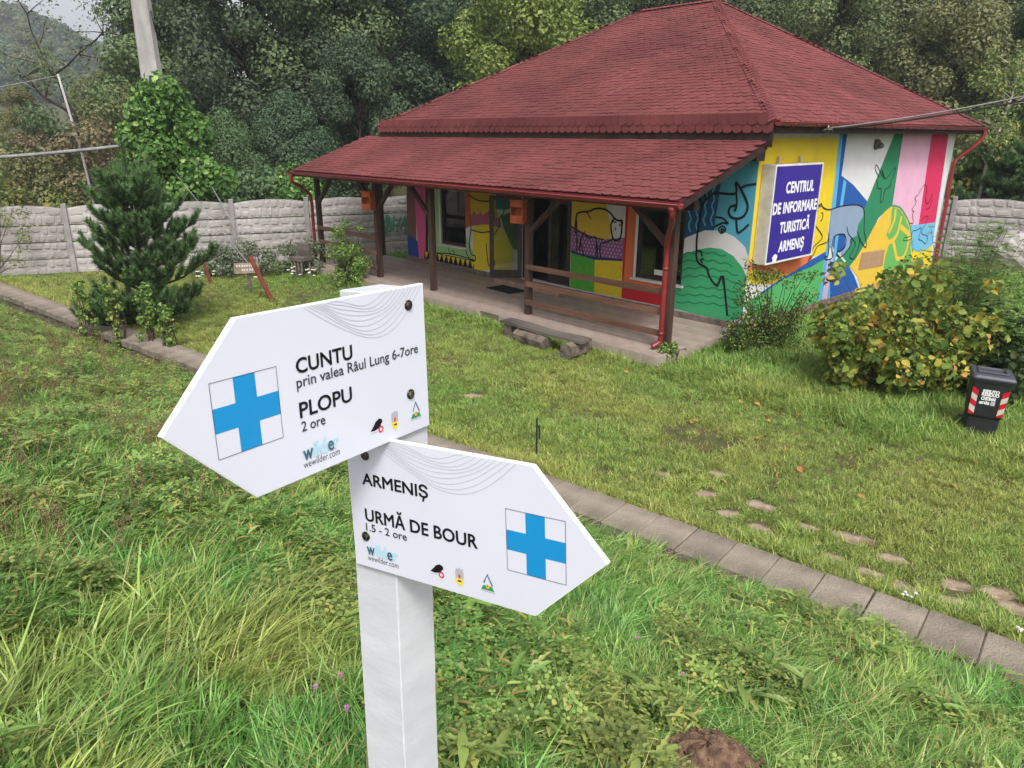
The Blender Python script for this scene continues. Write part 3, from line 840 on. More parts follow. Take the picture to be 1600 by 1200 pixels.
# ---- gutters and downpipes
def half_gutter(name, p, q, r, parent):
    p, q = Vector(p), Vector(q); d = (q - p).normalized(); s = d.cross(Vector((0, 0, 1))).normalized()
    mb = MB(); n = 9
    V = []
    for P in (p, q):
        for k in range(n):
            a = math.pi * k / (n - 1)
            V.append(P + s * (r * math.cos(a)) + Vector((0, 0, -r * math.sin(a))))
    mb.add(V, [(k, k + 1, n + k + 1, n + k) for k in range(n - 1)], True)
    V2 = [(Vector(v) - (p if i < n else q)) * .9 + (p if i < n else q) for i, v in enumerate(V)]
    mb.add(V2, [(n + k, n + k + 1, k + 1, k) for k in range(n - 1)], True)
    mb.add(V[:n], [list(range(n))]); mb.add(V[n:], [list(range(n))[::-1]])
    for sg in (0, n - 1):
        mb.tube([V[sg], V[n + sg]], .009, 6)
    return mb.build(name, M_gutter, parent)
gut = half_gutter('gutter', (PR_X0 - .05, PR_Y0 - .085, PR_Z0 - .03), (PR_X1 + .06, PR_Y0 - .085, PR_Z0 - .055), .075, house)
bm = MB()
for x in np.arange(PR_X0 + .4, PR_X1, .75):
    bmm = MB()
    pts = [(x, PR_Y0 - .085 + .079 * math.cos(a), PR_Z0 - .045 - .079 * math.sin(a)) for a in np.linspace(0, math.pi, 9)]
    bmm.tube(pts, .008, 5); bmm.build('gutter_bracket', M_gutter, gut)
g2 = half_gutter('gutter', (RX1 + .06, RY0 + .0, RZ + .0), (RX1 + .06, RY1 + .05, RZ - .035), .075, house)
for y in np.arange(RY0 + .5, RY1, .9):
    bmm = MB(); bmm.tube([(RX1 + .06 + .079 * math.cos(a), y, RZ - .02 - .079 * math.sin(a)) for a in np.linspace(0, math.pi, 9)], .008, 5); bmm.build('gutter_bracket', M_gutter, g2)
def downpipe(pts, r=.043):
    d = MB().tube(smooth_line(pts, 5), r, 12).build('downpipe', M_gutter, house)
    return d
xp, yp = -.27, POST_Y - .125
d1 = downpipe([(.27, PR_Y0 - .085, PR_Z0 - .11), (.27, PR_Y0 - .07, PR_Z0 - .26), (.12, PR_Y0 + .14, PR_Z0 - .42), (-.14, PR_Y0 + .44, PR_Z0 - .62), (xp, yp, 1.92), (xp, yp, 1.5), (xp, yp, 1.0), (xp, yp, .22), (xp - .02, yp - .03, .12), (xp - .08, yp - .14, .055)], .05)
MB().tube([(.27, PR_Y0 - .085, PR_Z0 - .10), (.27, PR_Y0 - .085, PR_Z0 - .2)], [.085, .05], 12).build('funnel', M_gutter, d1)
for zz in (.28, 1.5): MB().tube([(xp, yp, zz), (xp, yp, zz + .05)], .058, 12).build('pipe_collar', M_gutter, d1)
xp = -13.42
d2 = downpipe([(xp + .2, PR_Y0 - .085, PR_Z0 - .11), (xp + .18, PR_Y0 - .08, PR_Z0 - .30), (xp + .1, PR_Y0 + .2, PR_Z0 - .46), (xp, PR_Y0 + .48, PR_Z0 - .66), (xp, POST_Y - .14, 1.95), (xp, POST_Y - .14, 1.0), (xp, POST_Y - .14, .22), (xp, POST_Y - .17, .12), (xp, POST_Y - .30, .055)], .05)
MB().tube([(xp + .2, PR_Y0 - .085, PR_Z0 - .10), (xp + .2, PR_Y0 - .085, PR_Z0 - .2)], [.085, .05], 12).build('funnel', M_gutter, d2)
downpipe([(RX1 + .06, RY1 - .18, RZ - .08), (RX1 + .06, RY1 - .18, RZ - .3), (RX1 - .1, RY1 - .3, RZ - .55), (.16, D_ + .05, RZ - .85), (.1, D_ - .05, RZ - 1.1), (.1, D_ - .05, 2), (.1, D_ - .05, 1), (.1, D_ - .05, 0.1)], .055)

# ---- windows
def window(op, name='window', sill=True, mull=False):
    x0, x1, z0, z1 = op
    w = empty(name, ((x0 + x1) / 2, .1, z0)); w.parent = house
    hw, h = (x1 - x0) / 2, z1 - z0
    fr = MB()
    for a, b, cc, d in ((-hw, hw, 0, .09), (-hw, hw, h - .08, h), (-hw, -hw + .09, .09, h - .08), (hw - .09, hw, .09, h - .08)):
        fr.box(a, b, -.03, .03, cc, d, .004)
    if mull: fr.box(-.04, .04, -.03, .03, .09, h - .08, .004)
    fr.build('frame', M_frame, w)
    MB().box(-hw + .085, hw - .085, -.004, .004, .085, h - .075).build('pane', M_glass, w)
    MB().box(-hw - .07, hw + .07, -.165, -.005, -.05, -.003, .006).build('sill', M_white, w)
    return w
w1 = window(WIN_R); w2 = window(WIN_L)
MB().box(-.15, .3, -.009, -.0045, .12, .24).build('notice', M_white, w1)
# white surround strips beside the right window
MB().box(WIN_R[0] - .005, WIN_R[0] + .035, -.022, .005, WIN_R[2] + .02, WIN_R[3]).build('window_surround', M_white, house)
MB().box(WIN_L[0] - .02, WIN_L[0] + .04, -.022, .005, WIN_L[2] + .02, WIN_L[3]).build('window_surround', M_white, house)

# ---- doors: glazed leaf swung open to the left, inner fixed glass leaf on the right
x0, x1, z0, z1 = DOOR
fr = MB()
fr.box(x0, x0 + .07, .02, .12, z0, z1, .004); fr.box(x1 - .07, x1, .02, .12, z0, z1, .004); fr.box(x0 + .07, x1 - .07, .02, .12, z1 - .08, z1, .004)
fr.build('door_frame', M_frame, house)
def leaf(w, h, name='door'):
    d = empty(name); d.parent = house
    f = MB()
    f.box(0, .11, -.025, .025, 0, h, .004); f.box(w - .11, w, -.025, .025, 0, h, .004)
    f.box(.11, w - .11, -.025, .025, 0, .2, .004); f.box(.11, w - .11, -.025, .025, h - .11, h, .004)
    f.build('frame', M_frame, d)
    MB().box(.105, w - .105, -.004, .004, .195, h - .105).build('pane', M_glass, d)
    MB().box(w - .085, w - .025, -.06, -.03, 1.0, 1.03, .004).box(w - .085, w - .065, -.06, -.026, .94, 1.09, .004).build('handle', M_darkmetal, d)
    return d
dl = leaf(.86, 2.14); dl.location = (x0 + .02, -.03, z0 + .01); dl.rotation_euler = (0, 0, R(180 + 42))
dr = leaf(.78, 2.12); dr.location = (x1 - .08, .09, z0 + .01); dr.rotation_euler = (0, 0, R(180))
MB().box(x0 - .14, x0 - .03, -.012, .004, .16, z1 + .05).build('door_surround', M_white, house)
# ---------------------------------------------------------------- mural on the walls
PAINT = dict(yellow=(232, 202, 40), yellow2=(232, 192, 64), yellow3=(206, 168, 30), ochre=(196, 168, 40), orange=(226, 118, 70), orangeb=(196, 96, 40), green_b=(86, 178, 104),
             green_b2=(62, 168, 112), green_d=(40, 134, 92), green_d2=(48, 92, 48), green_m=(104, 178, 92), green_v=(78, 172, 52), green_r=(70, 150, 110), green_w=(34, 124, 84), lgreen=(164, 198, 132),
             blue=(28, 88, 168), skyblue=(92, 176, 222), skyblue2=(112, 184, 222), skyblue_t=(86, 172, 200), navy_w=(22, 82, 128), wave=(104, 172, 200), navy=(34, 50, 110), navy2=(28, 64, 140),
             lilac=(204, 176, 216), lilac2=(192, 158, 136), white=(224, 222, 224), pink_l=(232, 178, 206), pink=(222, 88, 140), crimson=(214, 42, 92), red=(202, 34, 42), wolfgrey=(140, 160, 186), brown=(176, 138, 102),
             purple=(150, 92, 136), plum=(172, 88, 112), brownm=(126, 84, 78), teal=(30, 106, 132), black=(24, 22, 26))
M_paint = {}
for k, v in PAINT.items():
    a = lin(v)
    b = tuple(min(1, x * .86 + .01) for x in a[:3]) + (1,)
    M_paint[k] = pm('mural ' + k, a, b, scale=2.5, rough=.75, bump=.3, bscale=34, spec=.3, ramp=(.25, .8))

def clip_tri(poly, rect):
    """parts of a convex polygon outside the rectangle"""
    x0, x1, z0, z1 = rect
    def half(p, f):
        out = []
        for i in range(len(p)):
            a, b = p[i], p[(i + 1) % len(p)]
            fa, fb = f(a), f(b)
            if fa >= 0: out.append(a)
            if fa * fb < 0:
                t = fa / (fa - fb); out.append((a[0] + (b[0] - a[0]) * t, a[1] + (b[1] - a[1]) * t))
        return out
    res = []
    l = half(poly, lambda p: x0 - p[0]); res.append(l)
    m = half(poly, lambda p: p[0] - x0)
    r = half(m, lambda p: p[0] - x1) if m else []; res.append(r)
    m = half(m, lambda p: x1 - p[0]) if m else []
    t = half(m, lambda p: p[1] - z1) if m else []; res.append(t)
    bt = half(m, lambda p: z0 - p[1]) if m else []; res.append(bt)
    return [q for q in res if len(q) >= 3]

def keep_in(poly, x0, x1, z0, z1):
    def half(p, f):
        out = []
        for i in range(len(p)):
            a, b = p[i], p[(i + 1) % len(p)]
            fa, fb = f(a), f(b)
            if fa >= 0: out.append(a)
            if fa * fb < 0:
                t = fa / (fa - fb); out.append((a[0] + (b[0] - a[0]) * t, a[1] + (b[1] - a[1]) * t))
        return out
    for f in (lambda p: p[0] - x0, lambda p: x1 - p[0], lambda p: p[1] - z0, lambda p: z1 - p[1]):
        if len(poly) < 3: return []
        poly = half(poly, f)
    return poly if len(poly) >= 3 else []

def patch(plane, name, colour, layer, poly, holes=()):
    d = .003 + layer * .0016
    tris = [[poly[i] for i in t] for t in tessellate_polygon([[Vector((a, b, 0)) for a, b in poly]])]
    for h in holes: tris = [q for t in tris for q in clip_tri(t, h)]
    lim = (-L_ + .002, -.001, .137, 3.93) if plane == 'f' else (.001, D_ - .002, .092, 3.86)
    tris = [q for q in (keep_in(t, *lim) for t in tris) if q]
    mb = MB()
    for t in tris:
        ar = sum(t[i][0] * t[(i + 1) % len(t)][1] - t[(i + 1) % len(t)][0] * t[i][1] for i in range(len(t)))
        if abs(ar) < 1e-7: continue
        if ar < 0: t = t[::-1]
        V = [(a, -d, b) for a, b in t] if plane == 'f' else [(d, a, b) for a, b in t]
        mb.add(V, [list(range(len(t)))])
    if mb.f: mb.build(name, M_paint[colour], wall)

def stroke(plane, name, colour, w, layer, pts, holes=(), sm=True):
    d = .003 + layer * .0016
    pts = smooth_line(pts, 3) if sm else pts
    tmp = MB(); ribbon(tmp, pts, w, Matrix.Identity(4), 0)
    mb = MB()
    for f in tmp.f:
        q = [(tmp.v[i][0], tmp.v[i][1]) for i in f]
        qs = [q]
        for h in holes: qs = [r for t in qs for r in clip_tri(t, h)]
        lim = (-L_ + .002, -.001, .137, 3.93) if plane == 'f' else (.001, D_ - .002, .092, 3.86)
        qs = [r for r in (keep_in(t, *lim) for t in qs) if r]
        for t in qs:
            ar = sum(t[i][0] * t[(i + 1) % len(t)][1] - t[(i + 1) % len(t)][0] * t[i][1] for i in range(len(t)))
            if ar < 0: t = t[::-1]
            V = [(a, -d, b) for a, b in t] if plane == 'f' else [(d, a, b) for a, b in t]
            mb.add(V, [list(range(len(t)))])
    if mb.f: mb.build(name, M_paint[colour], wall)

HO = [(o[0] - .001, o[1] + .001, o[2] - .001, o[3] + .001) for o in OPEN]
used = {}
def lay(plane, layer):
    """every overlapping sheet gets a height of its own"""
    used[(plane, layer)] = used.get((plane, layer), 0) + 1
    return layer + .025 * used[(plane, layer)]
for col, layer, poly in SIDE_PATCH: patch('s', 'mural_field', col, lay('s', layer), poly)
for col, w, layer, pts in SIDE_LINE: stroke('s', 'mural_line', col, w, lay('s', layer), pts)
for col, layer, poly in FRONT_PATCH: patch('f', 'mural_field', col, lay('f', layer), poly, HO)
for col, w, layer, pts in FRONT_LINE: stroke('f', 'mural_line', col, w, lay('f', layer), pts, HO)
# yellow teeth on the black bands, polka dots on the purple ground
PB = [p for p in FRONT_PATCH if p[0] == 'black']
band = PB[1][2]; vb = PB[0][2]
(ax, az), (bx, bz) = band[0], band[1]
(dx_, dz_), (cx_, cz_) = band[3], band[2]
n = 11
for i in range(n):
    t0, t1 = (i + .1) / n, (i + .9) / n
    p = (ax + (bx - ax) * t0, az + (bz - az) * t0 - .02); q = (ax + (bx - ax) * t1, az + (bz - az) * t1 - .02)
    tm = (t0 + t1) / 2
    r_ = (dx_ + (cx_ - dx_) * tm, dz_ + (cz_ - dz_) * tm + .03)
    patch('f', 'mural_tooth', 'yellow', lay('f', 4), [p, q, r_], HO)
x0b = min(p[0] for p in vb); x1b = max(p[0] for p in vb); z1b = max(p[1] for p in vb)
for i in range(9):
    zc = .55 + i * .22
    patch('f', 'mural_tooth', 'yellow', lay('f', 4), [(x1b - .02 + .1 * math.cos(a), zc + .085 * math.sin(a)) for a in np.linspace(math.pi / 2, 1.5 * math.pi, 8)], HO)
pp = [p for p in FRONT_PATCH if p[0] == 'purple'][0][2]
def inside(x, z, poly):
    r = False
    for i in range(len(poly)):
        (a, b), (c2, d) = poly[i], poly[i - 1]
        if (b > z) != (d > z) and x < (c2 - a) * (z - b) / (d - b) + a: r = not r
    return r
dots = MB()
xs = [p[0] for p in pp]; zs = [p[1] for p in pp]
for i, zz in enumerate(np.arange(min(zs), max(zs), .085)):
    for xx in np.arange(min(xs) + (i % 2) * .05, max(xs), .1):
        if all(inside(xx + a, zz + b, pp) for a, b in ((.03, 0), (-.03, 0), (0, .03), (0, -.03))):
            dots.add([(xx + .021 * math.cos(t), -.003 - 3.9 * .0016, zz + .026 * math.sin(t)) for t in np.linspace(0, 2 * math.pi, 7)[:-1]], [list(range(6))])
tag(dots.build('mural_dots', M_paint['lilac'], wall), kind='stuff')
specks = MB(); rr = random.Random(4)
for nm, cnt in (('yellow', 60), ('green_v', 70)):
    poly = [p for p in FRONT_PATCH if p[0] == nm][0][2]
    xs = [p[0] for p in poly]; zs = [p[1] for p in poly]
    for i in range(cnt):
        x, z = rr.uniform(min(xs), max(xs)), rr.uniform(min(zs), max(zs))
        if not inside(x, z, poly): continue
        a = rr.uniform(0, 3.14); l = .03 if nm == 'yellow' else .012
        V = [(x + l * math.cos(a) - .006 * math.sin(a), z + l * math.sin(a) + .006 * math.cos(a)), (x - l * math.cos(a) - .006 * math.sin(a), z - l * math.sin(a) + .006 * math.cos(a)),
             (x - l * math.cos(a) + .006 * math.sin(a), z - l * math.sin(a) - .006 * math.cos(a)), (x + l * math.cos(a) + .006 * math.sin(a), z + l * math.sin(a) - .006 * math.cos(a))]
        specks.add([(p, -.003 - 3.8 * .0016, q) for p, q in V], [(0, 1, 2, 3)])
tag(specks.build('mural_specks', M_paint['ochre'], wall), kind='stuff')
# lettering on the brown painted plaque
bpz = [p for p in SIDE_PATCH if p[0] == 'brown'][0][2]
yc = min(p[0] for p in bpz); zc = sum(p[1] for p in bpz) / 4
for i in range(2):                       # worn, unreadable lettering
    for j in range(7):
        a = yc + .33 + j * .16
        b0 = zc + .05 - i * .26
        stroke('s', 'worn_mark', 'lilac2', .03, lay('s', 6), [(a, b0), (a + (.05 if j % 2 else -.02), b0 + .2)], sm=False)
# ---------------------------------------------------------------- trail signpost in the foreground
M_board = pm('white sign laminate', lin((214, 216, 228)), lin((210, 212, 224)), scale=3, rough=0.28, spec=0.5)
M_edge = pm('white sign edge', lin((244, 244, 244)), lin((238, 238, 238)), rough=.5)
M_cross = pm('blue trail cross', lin((24, 138, 198)), lin((28, 142, 200)), scale=8, rough=0.3, spec=.5)
M_ink = pm('black print', (0.008, 0.008, 0.012, 1), rough=.4)
M_ink2 = pm('soft black print', (0.045, 0.045, 0.055, 1), rough=.4)
M_grey = pm('grey print', lin((186, 186, 194)), rough=.4)
M_logob = pm('pale blue print', lin((176, 212, 228)), rough=.4)
M_logod = pm('dark teal print', lin((66, 92, 108)), rough=.4)
M_red = pm('red print', lin((206, 70, 92)), rough=.4)
M_yel = pm('yellow print', lin((228, 208, 70)), rough=.4)
M_grn = pm('green print', lin((50, 138, 88)), rough=.4)
M_blu = pm('slate blue print', lin((84, 108, 140)), rough=.4)
M_lg = pm('light grey print', lin((172, 172, 182)), rough=.4)
M_bolt = pm('steel bolt', lin((120, 116, 108)), lin((84, 78, 70)), scale=40, rough=.35, metallic=.9)
M_postw = pm('white painted timber', lin((206, 208, 212)), lin((190, 193, 197)), scale=7, rough=0.6, bump=0.05, bscale=40, detail=9, stretch=(1, 1, 3), spec=.3, ramp=(.3, .7))

axis = Vector((-.0032, .0752, .9972)).normalized()
aL, bL, oL = Vector((.5646, .8246, -.0367)), Vector((-.0165, .0558, .9983)), Vector((-.37, .8368, -.3906 + CAM_Z))
aR, bR, oR = Vector((.8571, -.5098, .0744)), Vector((-.0316, .0921, .9953)), Vector((-.0056, .9582, -.629 + CAM_Z))
P0 = Vector((-.1984, 1.0795, -.70 + CAM_Z))             # a point on the front edge of the post
eL = (aL - axis * aL.dot(axis)).normalized()
eR = (-aR - axis * (-aR).dot(axis)).normalized()
PW = .094
top_t = (CAM_Z - .236 - P0.z) / axis.z
gz = float(height(-.2, 1.1))
bot_t = (gz - .3 - P0.z) / axis.z
signpost = empty('trail_signpost', P0 + axis * ((gz - P0.z) / axis.z))
tag(signpost, 'white wooden trail signpost carrying two arrow boards with blue crosses', 'signpost')
inv = Matrix.Translation(-signpost.location)
def pp_(a, b, t): return inv @ (P0 + eL * a + eR * b + axis * t)
mb = MB()
c_ = .0018
ring = [(c_, 0), (PW - c_, 0), (PW, c_), (PW, PW - c_), (PW - c_, PW), (c_, PW), (0, PW - c_), (0, c_)]
nseg = 40
V, F = [], []
rr = random.Random(2)
for i in range(nseg + 1):
    t = bot_t + (top_t - c_ - bot_t) * i / nseg
    for a, b in ring: V.append(pp_(a + rr.uniform(-.0005, .0005), b + rr.uniform(-.0005, .0005), t))
for a, b in ring: V.append(pp_(PW / 2 + (a - PW / 2) * .93, PW / 2 + (b - PW / 2) * .93, top_t))
n = 8
for i in range(nseg + 1):
    for k in range(n):
        F.append((i * n + (k + 1) % n, i * n + k, (i + 1) * n + k, (i + 1) * n + (k + 1) % n))
F.append([(nseg + 1) * n + k for k in range(n)][::-1])
mb.add(V, F)
mb.build('post', M_postw, signpost)

def frame_mtx(a, b, o):
    n = a.cross(b).normalized()
    m = Matrix((a, b, n)).transposed().to_4x4(); m.translation = o
    return inv @ m
def offset_poly(poly, d):
    cx = sum(p[0] for p in poly) / len(poly); cy = sum(p[1] for p in poly) / len(poly)
    return [(cx + (x - cx) * (1 - d), cy + (y - cy) * (1 - d)) for x, y in poly]
Z0 = .0004
def sticker(parent, name, mat, poly, z=Z0):
    m = MB().add([(x, y, z) for x, y in poly], [list(range(len(poly)))]) if len(poly) <= 4 else None
    if m is None:
        m = MB()
        T = tessellate_polygon([[Vector((x, y, 0)) for x, y in poly]])
        for t in T:
            q = [poly[i] for i in t]
            ar = (q[1][0] - q[0][0]) * (q[2][1] - q[0][1]) - (q[1][1] - q[0][1]) * (q[2][0] - q[0][0])
            if ar < 0: q = q[::-1]
            m.add([(x, y, z) for x, y in q], [(0, 1, 2)])
    return m.build(name, mat, parent)
def words(parent, s, x, y, cap, width, bold, mat, z=Z0):
    me = text_mesh(s, cap / .68, bold, mat, width=width)
    return link('lettering', me, parent, None, Matrix.Translation((x, y, z)))
def line2d(parent, name, mat, pts, w, z=Z0):
    m = MB(); ribbon(m, pts, w, Matrix.Identity(4), z); return m.build(name, mat, parent)
def circle(cx, cy, r, n=14, ry=None): return [(cx + r * math.cos(2 * math.pi * k / n), cy + (ry or r) * math.sin(2 * math.pi * k / n)) for k in range(n)]

def make_board(outline, mtx, contour, bolts, mirror):
    b = empty('sign_board'); b.parent = signpost; b.matrix_local = mtx
    n = len(outline)
    mb = MB()
    mb.prism(outline, -.009, -.0009)
    mb.build('panel_edge', M_edge, b)
    MB().prism(offset_poly(outline, .008), -.0009, 0).build('panel', M_board, b)
    S = .1
    t = .0337
    sticker(b, 'cross', M_cross, [(t, 0), (S - t, 0), (S - t, t), (S, t), (S, S - t), (S - t, S - t), (S - t, S), (t, S), (t, S - t), (0, S - t), (0, t), (t, t)])
    line2d(b, 'cross_border', M_ink2, [(0, 0), (S, 0), (S, S), (0, S), (0, 0)], .0007, Z0 * 2.2)
    for pts in contour: line2d(b, 'contour_line', M_grey, smooth_line(pts, 5), .0011)
    for x, y in bolts:
        q = MB().tube([(x, y, -.002), (x, y, .002)], .0085, 14)
        q.tube([(x, y, .002), (x, y, .0055)], [.0062, .005], 6, smooth=False)
        q.build('bolt', M_bolt, b)
    return b
def logos(b, xs, y, w0, wy):
    # bison head with red roundel
    x = xs[0]
    sticker(b, 'logo', M_ink, [(x - .014, y - .002), (x - .006, y + .006), (x - .002, y + .011), (x + .006, y + .0145), (x + .012, y + .012), (x + .013, y + .007), (x + .009, y + .004), (x + .010, y - .003), (x + .004, y - .001), (x - .004, y - .003)], Z0 * 1.5)
    sticker(b, 'logo', M_red, circle(x + .0085, y - .004, .0058), Z0 * 2)
    sticker(b, 'logo', M_board, circle(x + .0085, y - .004, .0028, 8), Z0 * 2.5)
    sticker(b, 'logo', M_lg, [(x - .014, y - .0065), (x + .001, y - .0065), (x + .001, y - .0055), (x - .014, y - .0055)])
    # shield with mural crown
    x = xs[1]
    sticker(b, 'logo', M_lg, [(x - .008, y + .009), (x - .0075, y - .008), (x, y - .0155), (x + .0075, y - .008), (x + .008, y + .009), (x + .0065, y + .017), (x + .003, y + .0145), (x, y + .018), (x - .003, y + .0145), (x - .0065, y + .017)], Z0)
    sticker(b, 'logo', M_yel, [(x - .0076, y - .001), (x - .0072, y - .008), (x, y - .0155), (x + .0072, y - .008), (x + .0076, y - .001)], Z0 * 1.6)
    sticker(b, 'logo', M_red, [(x - .002, y - .001), (x + .002, y - .001), (x + .002, y + .006), (x - .002, y + .006)], Z0 * 1.7)
    sticker(b, 'logo', M_ink2, [(x - .004, y - .007), (x + .004, y - .007), (x + .003, y - .004), (x - .003, y - .004)], Z0 * 2.1)
    # mountain triangle
    x = xs[2]
    line2d(b, 'logo', M_blu, [(x - .007, y + .004), (x, y + .019), (x + .009, y + .001)], .0026, Z0 * 1.5)
    sticker(b, 'logo', M_grn, [(x - .0125, y - .008), (x + .0125, y - .008), (x + .0085, y - .001), (x, y + .0015), (x - .0085, y - .001)], Z0)
    sticker(b, 'logo', M_yel, circle(x, y - .001, .0036, 10), Z0 * 1.6)
    sticker(b, 'logo', M_red, circle(x, y - .0005, .002, 8), Z0 * 2.2)
    sticker(b, 'logo', M_lg, [(x - .013, y - .0108), (x + .013, y - .0108), (x + .013, y - .0092), (x - .013, y - .0092)])
    # two-tone word mark and web address
    me = text_mesh('wilder', .031, .0011, M_logob, width=.066); link('lettering', me, b, None, Matrix.Translation((w0, wy, Z0)))
    words(b, 'w', w0, wy, .021, .0165, .0004, M_logod, Z0 * 3.2)
    words(b, 'e', w0 + .0455, wy, .021, .010, .0004, M_logod, Z0 * 3.2)
    words(b, 'wewilder.com', w0 - .001, wy - .0125, .0105, .068, 0, M_ink2)

def contours(x0, x1, ytop, flip, n=9):
    """nested map-contour arcs hanging from the top edge"""
    out = []
    for i in range(n):
        f = 1 - i / (n + 1.2)
        half = (x1 - x0) / 2 * (.34 + .66 * f); cx = (x0 + x1) / 2 + (x1 - x0) * .08 * (1 - f) * (1 if flip else -1)
        dep = .066 * f ** 1.05
        sk = -.28 if flip else .28
        pts = []
        for k in range(11):
            u_ = -1 + 2 * k / 10
            prof = (1 - abs(u_) ** 1.9)
            y = ytop - dep * prof * (1 + sk * u_) - .0024 * math.sin(u_ * 4 + i * .9)
            pts.append((cx + half * u_, min(y, ytop - .0012)))
        out.append(pts)
    return out
outL = [(-.068, .051), (.050, -.071), (.402, -.071), (.402, .1735), (.048, .1735)]
bl = make_board(outL, frame_mtx(aL, bL, oL), contours(.155, .396, .1725, False), [(.3635, .1435), (.3576, -.0038)], False)
words(bl, 'CUNTU', .133, .0822, .0205, .1035, .0006, M_ink)
words(bl, 'prin valea Râul Lung 6-7ore', .131, .0622, .0150, .2500, .00012, M_ink2)
words(bl, 'PLOPU', .132, .0185, .0215, .0975, .0006, M_ink)
words(bl, '2 ore', .1325, -.0022, .0145, .0425, .00012, M_ink2)
logos(bl, (.2765, .318, .3685), -.0395, .1305, -.0445)
outR = [(.165, .049), (.048, .175), (-.316, .175), (-.316, -.067), (.046, -.067)]
br_ = make_board(outR, frame_mtx(aR, bR, oR), contours(-.270, .020, .174, False), [(-.2738, .141), (-.2865, -.0079)], True)
words(br_, 'ARMENIȘ', -.284, .0885, .0200, .1380, .0006, M_ink)
words(br_, 'URMĂ DE BOUR', -.284, .0222, .0215, .2300, .0006, M_ink)
words(br_, '1.5 - 2 ore', -.2845, .0036, .0135, .0890, .00012, M_ink2)
logos(br_, (-.136, -.0915, -.038), -.0375, -.2855, -.0405)

# ---------------------------------------------------------------- blue information box on the side wall
M_signblue = pm('blue sign face', lin((48, 28, 138)), lin((52, 32, 144)), scale=2, rough=.35, spec=.5)
M_box = pm('weathered white metal', lin((206, 200, 188)), lin((186, 180, 168)), scale=5, rough=.55)
isg = empty('information_sign', tuple(HM @ Vector((0.01, 1.12, 1.36))), HOUSE_ROT)
tag(isg, 'dark blue box sign with white lettering CENTRUL DE INFORMARE TURISTICĂ ARMENIȘ on yellow wall', 'sign')
SW, SH, SD = 1.98, 1.93, .27
MB().box(.0, SD, -SW / 2, SW / 2, 0, SH, .01).build('box', M_box, isg)
MB().box(SD + .001, SD + .012, -SW / 2 + .04, SW / 2 - .04, .04, SH - .04, .003).build('face', M_signblue, isg)
fm = MB()
for a, b, cc, d in ((-SW / 2, SW / 2, 0, .035), (-SW / 2, SW / 2, SH - .035, SH), (-SW / 2, -SW / 2 + .035, .035, SH - .035), (SW / 2 - .035, SW / 2, .035, SH - .035)):
    fm.box(SD - .002, SD + .02, a, b, cc, d, .003)
fm.build('frame', M_white, isg)
M_letter = pm('white letters', lin((236, 234, 240)), rough=.5)
for s, wd, yo, zo in (('CENTRUL', 1.16, -.48, 1.38), ('DE INFORMARE', 1.82, -.91, .99), ('TURISTICĂ', 1.24, -.55, .60), ('ARMENIȘ', 1.05, -.5, .22)):
    me = text_mesh(s, .30, .011, M_letter, width=wd, spacing=1.06)
    link('lettering', me, isg, None, Matrix.Translation((SD + .0135, yo, zo)) @ Matrix.Rotation(R(90), 4, 'Z') @ Matrix.Rotation(R(90), 4, 'X'))
for a in (-.45, .45): MB().box(.02, .06, a - .02, a + .02, SH - .02, SH + .14, .004).build('hanger', M_box, isg)
lm = MB(); lm.add([(SD + .014, -.62 + .11 * math.cos(t) * (1.1 if k % 2 else .8), .1 + .09 * math.sin(t)) for k, t in enumerate(np.linspace(0, 2 * math.pi, 12)[:-1])], [list(range(11))]); lm.build('emblem', M_letter, isg)
# round wall lamp high on the white stripe
wl = empty('wall_lamp', tuple(HM @ Vector((.01, 5.3, 3.62))), HOUSE_ROT)
tag(wl, 'small round grey lamp fixed high on the white painted stripe', 'lamp')
M_lampg = pm('grey lamp', lin((120, 112, 104)), lin((98, 90, 84)), rough=.6)
MB().tube([(0, 0, 0), (.05, 0, 0), (.09, 0, -.01)], [.12, .12, .08], 14).build('base', M_lampg, wl)
MB().tube([(.09, 0, -.01), (.14, 0, -.05), (.16, 0, -.08)], [.07, .075, .04], 12).build('lamp_head', M_lampg, wl)

# ---------------------------------------------------------------- orange bird feeders on the porch posts
M_orange = pm('orange painted wood', lin((184, 96, 58)), lin((156, 78, 46)), scale=6, rough=.7, bump=.2)
def feeder(lx, ly, lz, label):
    f = empty('bird_feeder', tuple(HM @ Vector((lx, ly, lz))), HOUSE_ROT + R(20)); tag(f, label, 'bird feeder', 'orange feeders hung on the porch posts')
    MB().box(-.17, .17, -.13, .13, .46, .50, .006).build('roof', M_orange, f)
    MB().box(-.15, .15, .09, .11, 0, .46, .004).build('back', M_orange, f)
    MB().box(.13, .15, -.11, .088, .0, .46, .004).build('side', M_orange, f)
    MB().box(-.15, -.13, -.11, .088, .0, .46, .004).build('side', M_orange, f)
    MB().box(-.128, .128, -.11, -.09, .0, .17, .004).build('front', M_orange, f)
    MB().box(-.128, .128, -.11, -.09, .34, .458, .004).build('front', M_orange, f)
    MB().box(-.128, .128, -.088, .088, .0, .02).build('floor', M_orange, f)
feeder(-10.05, -2.52, 1.86, 'orange box bird feeder on porch post behind the leafy shrub')
feeder(-4.08, -2.52, 2.02, 'orange bird feeder under gutter on post beside the doorway')

# doormat
dm = MB().box(-.5, .5, -.29, .29, 0.003, .018, .006).build('doormat', pm('black rubber mat', (0.012, 0.012, 0.012, 1), (0.02, 0.02, 0.02, 1), scale=30, rough=.9, bump=.6, bscale=120))
dm.matrix_world = HM @ Matrix.Translation((-6.3, -.86, 0)) @ Matrix.Rotation(R(-4), 4, 'Z')
tag(dm, 'black rubber doormat on the porch tiles before the step', 'doormat')

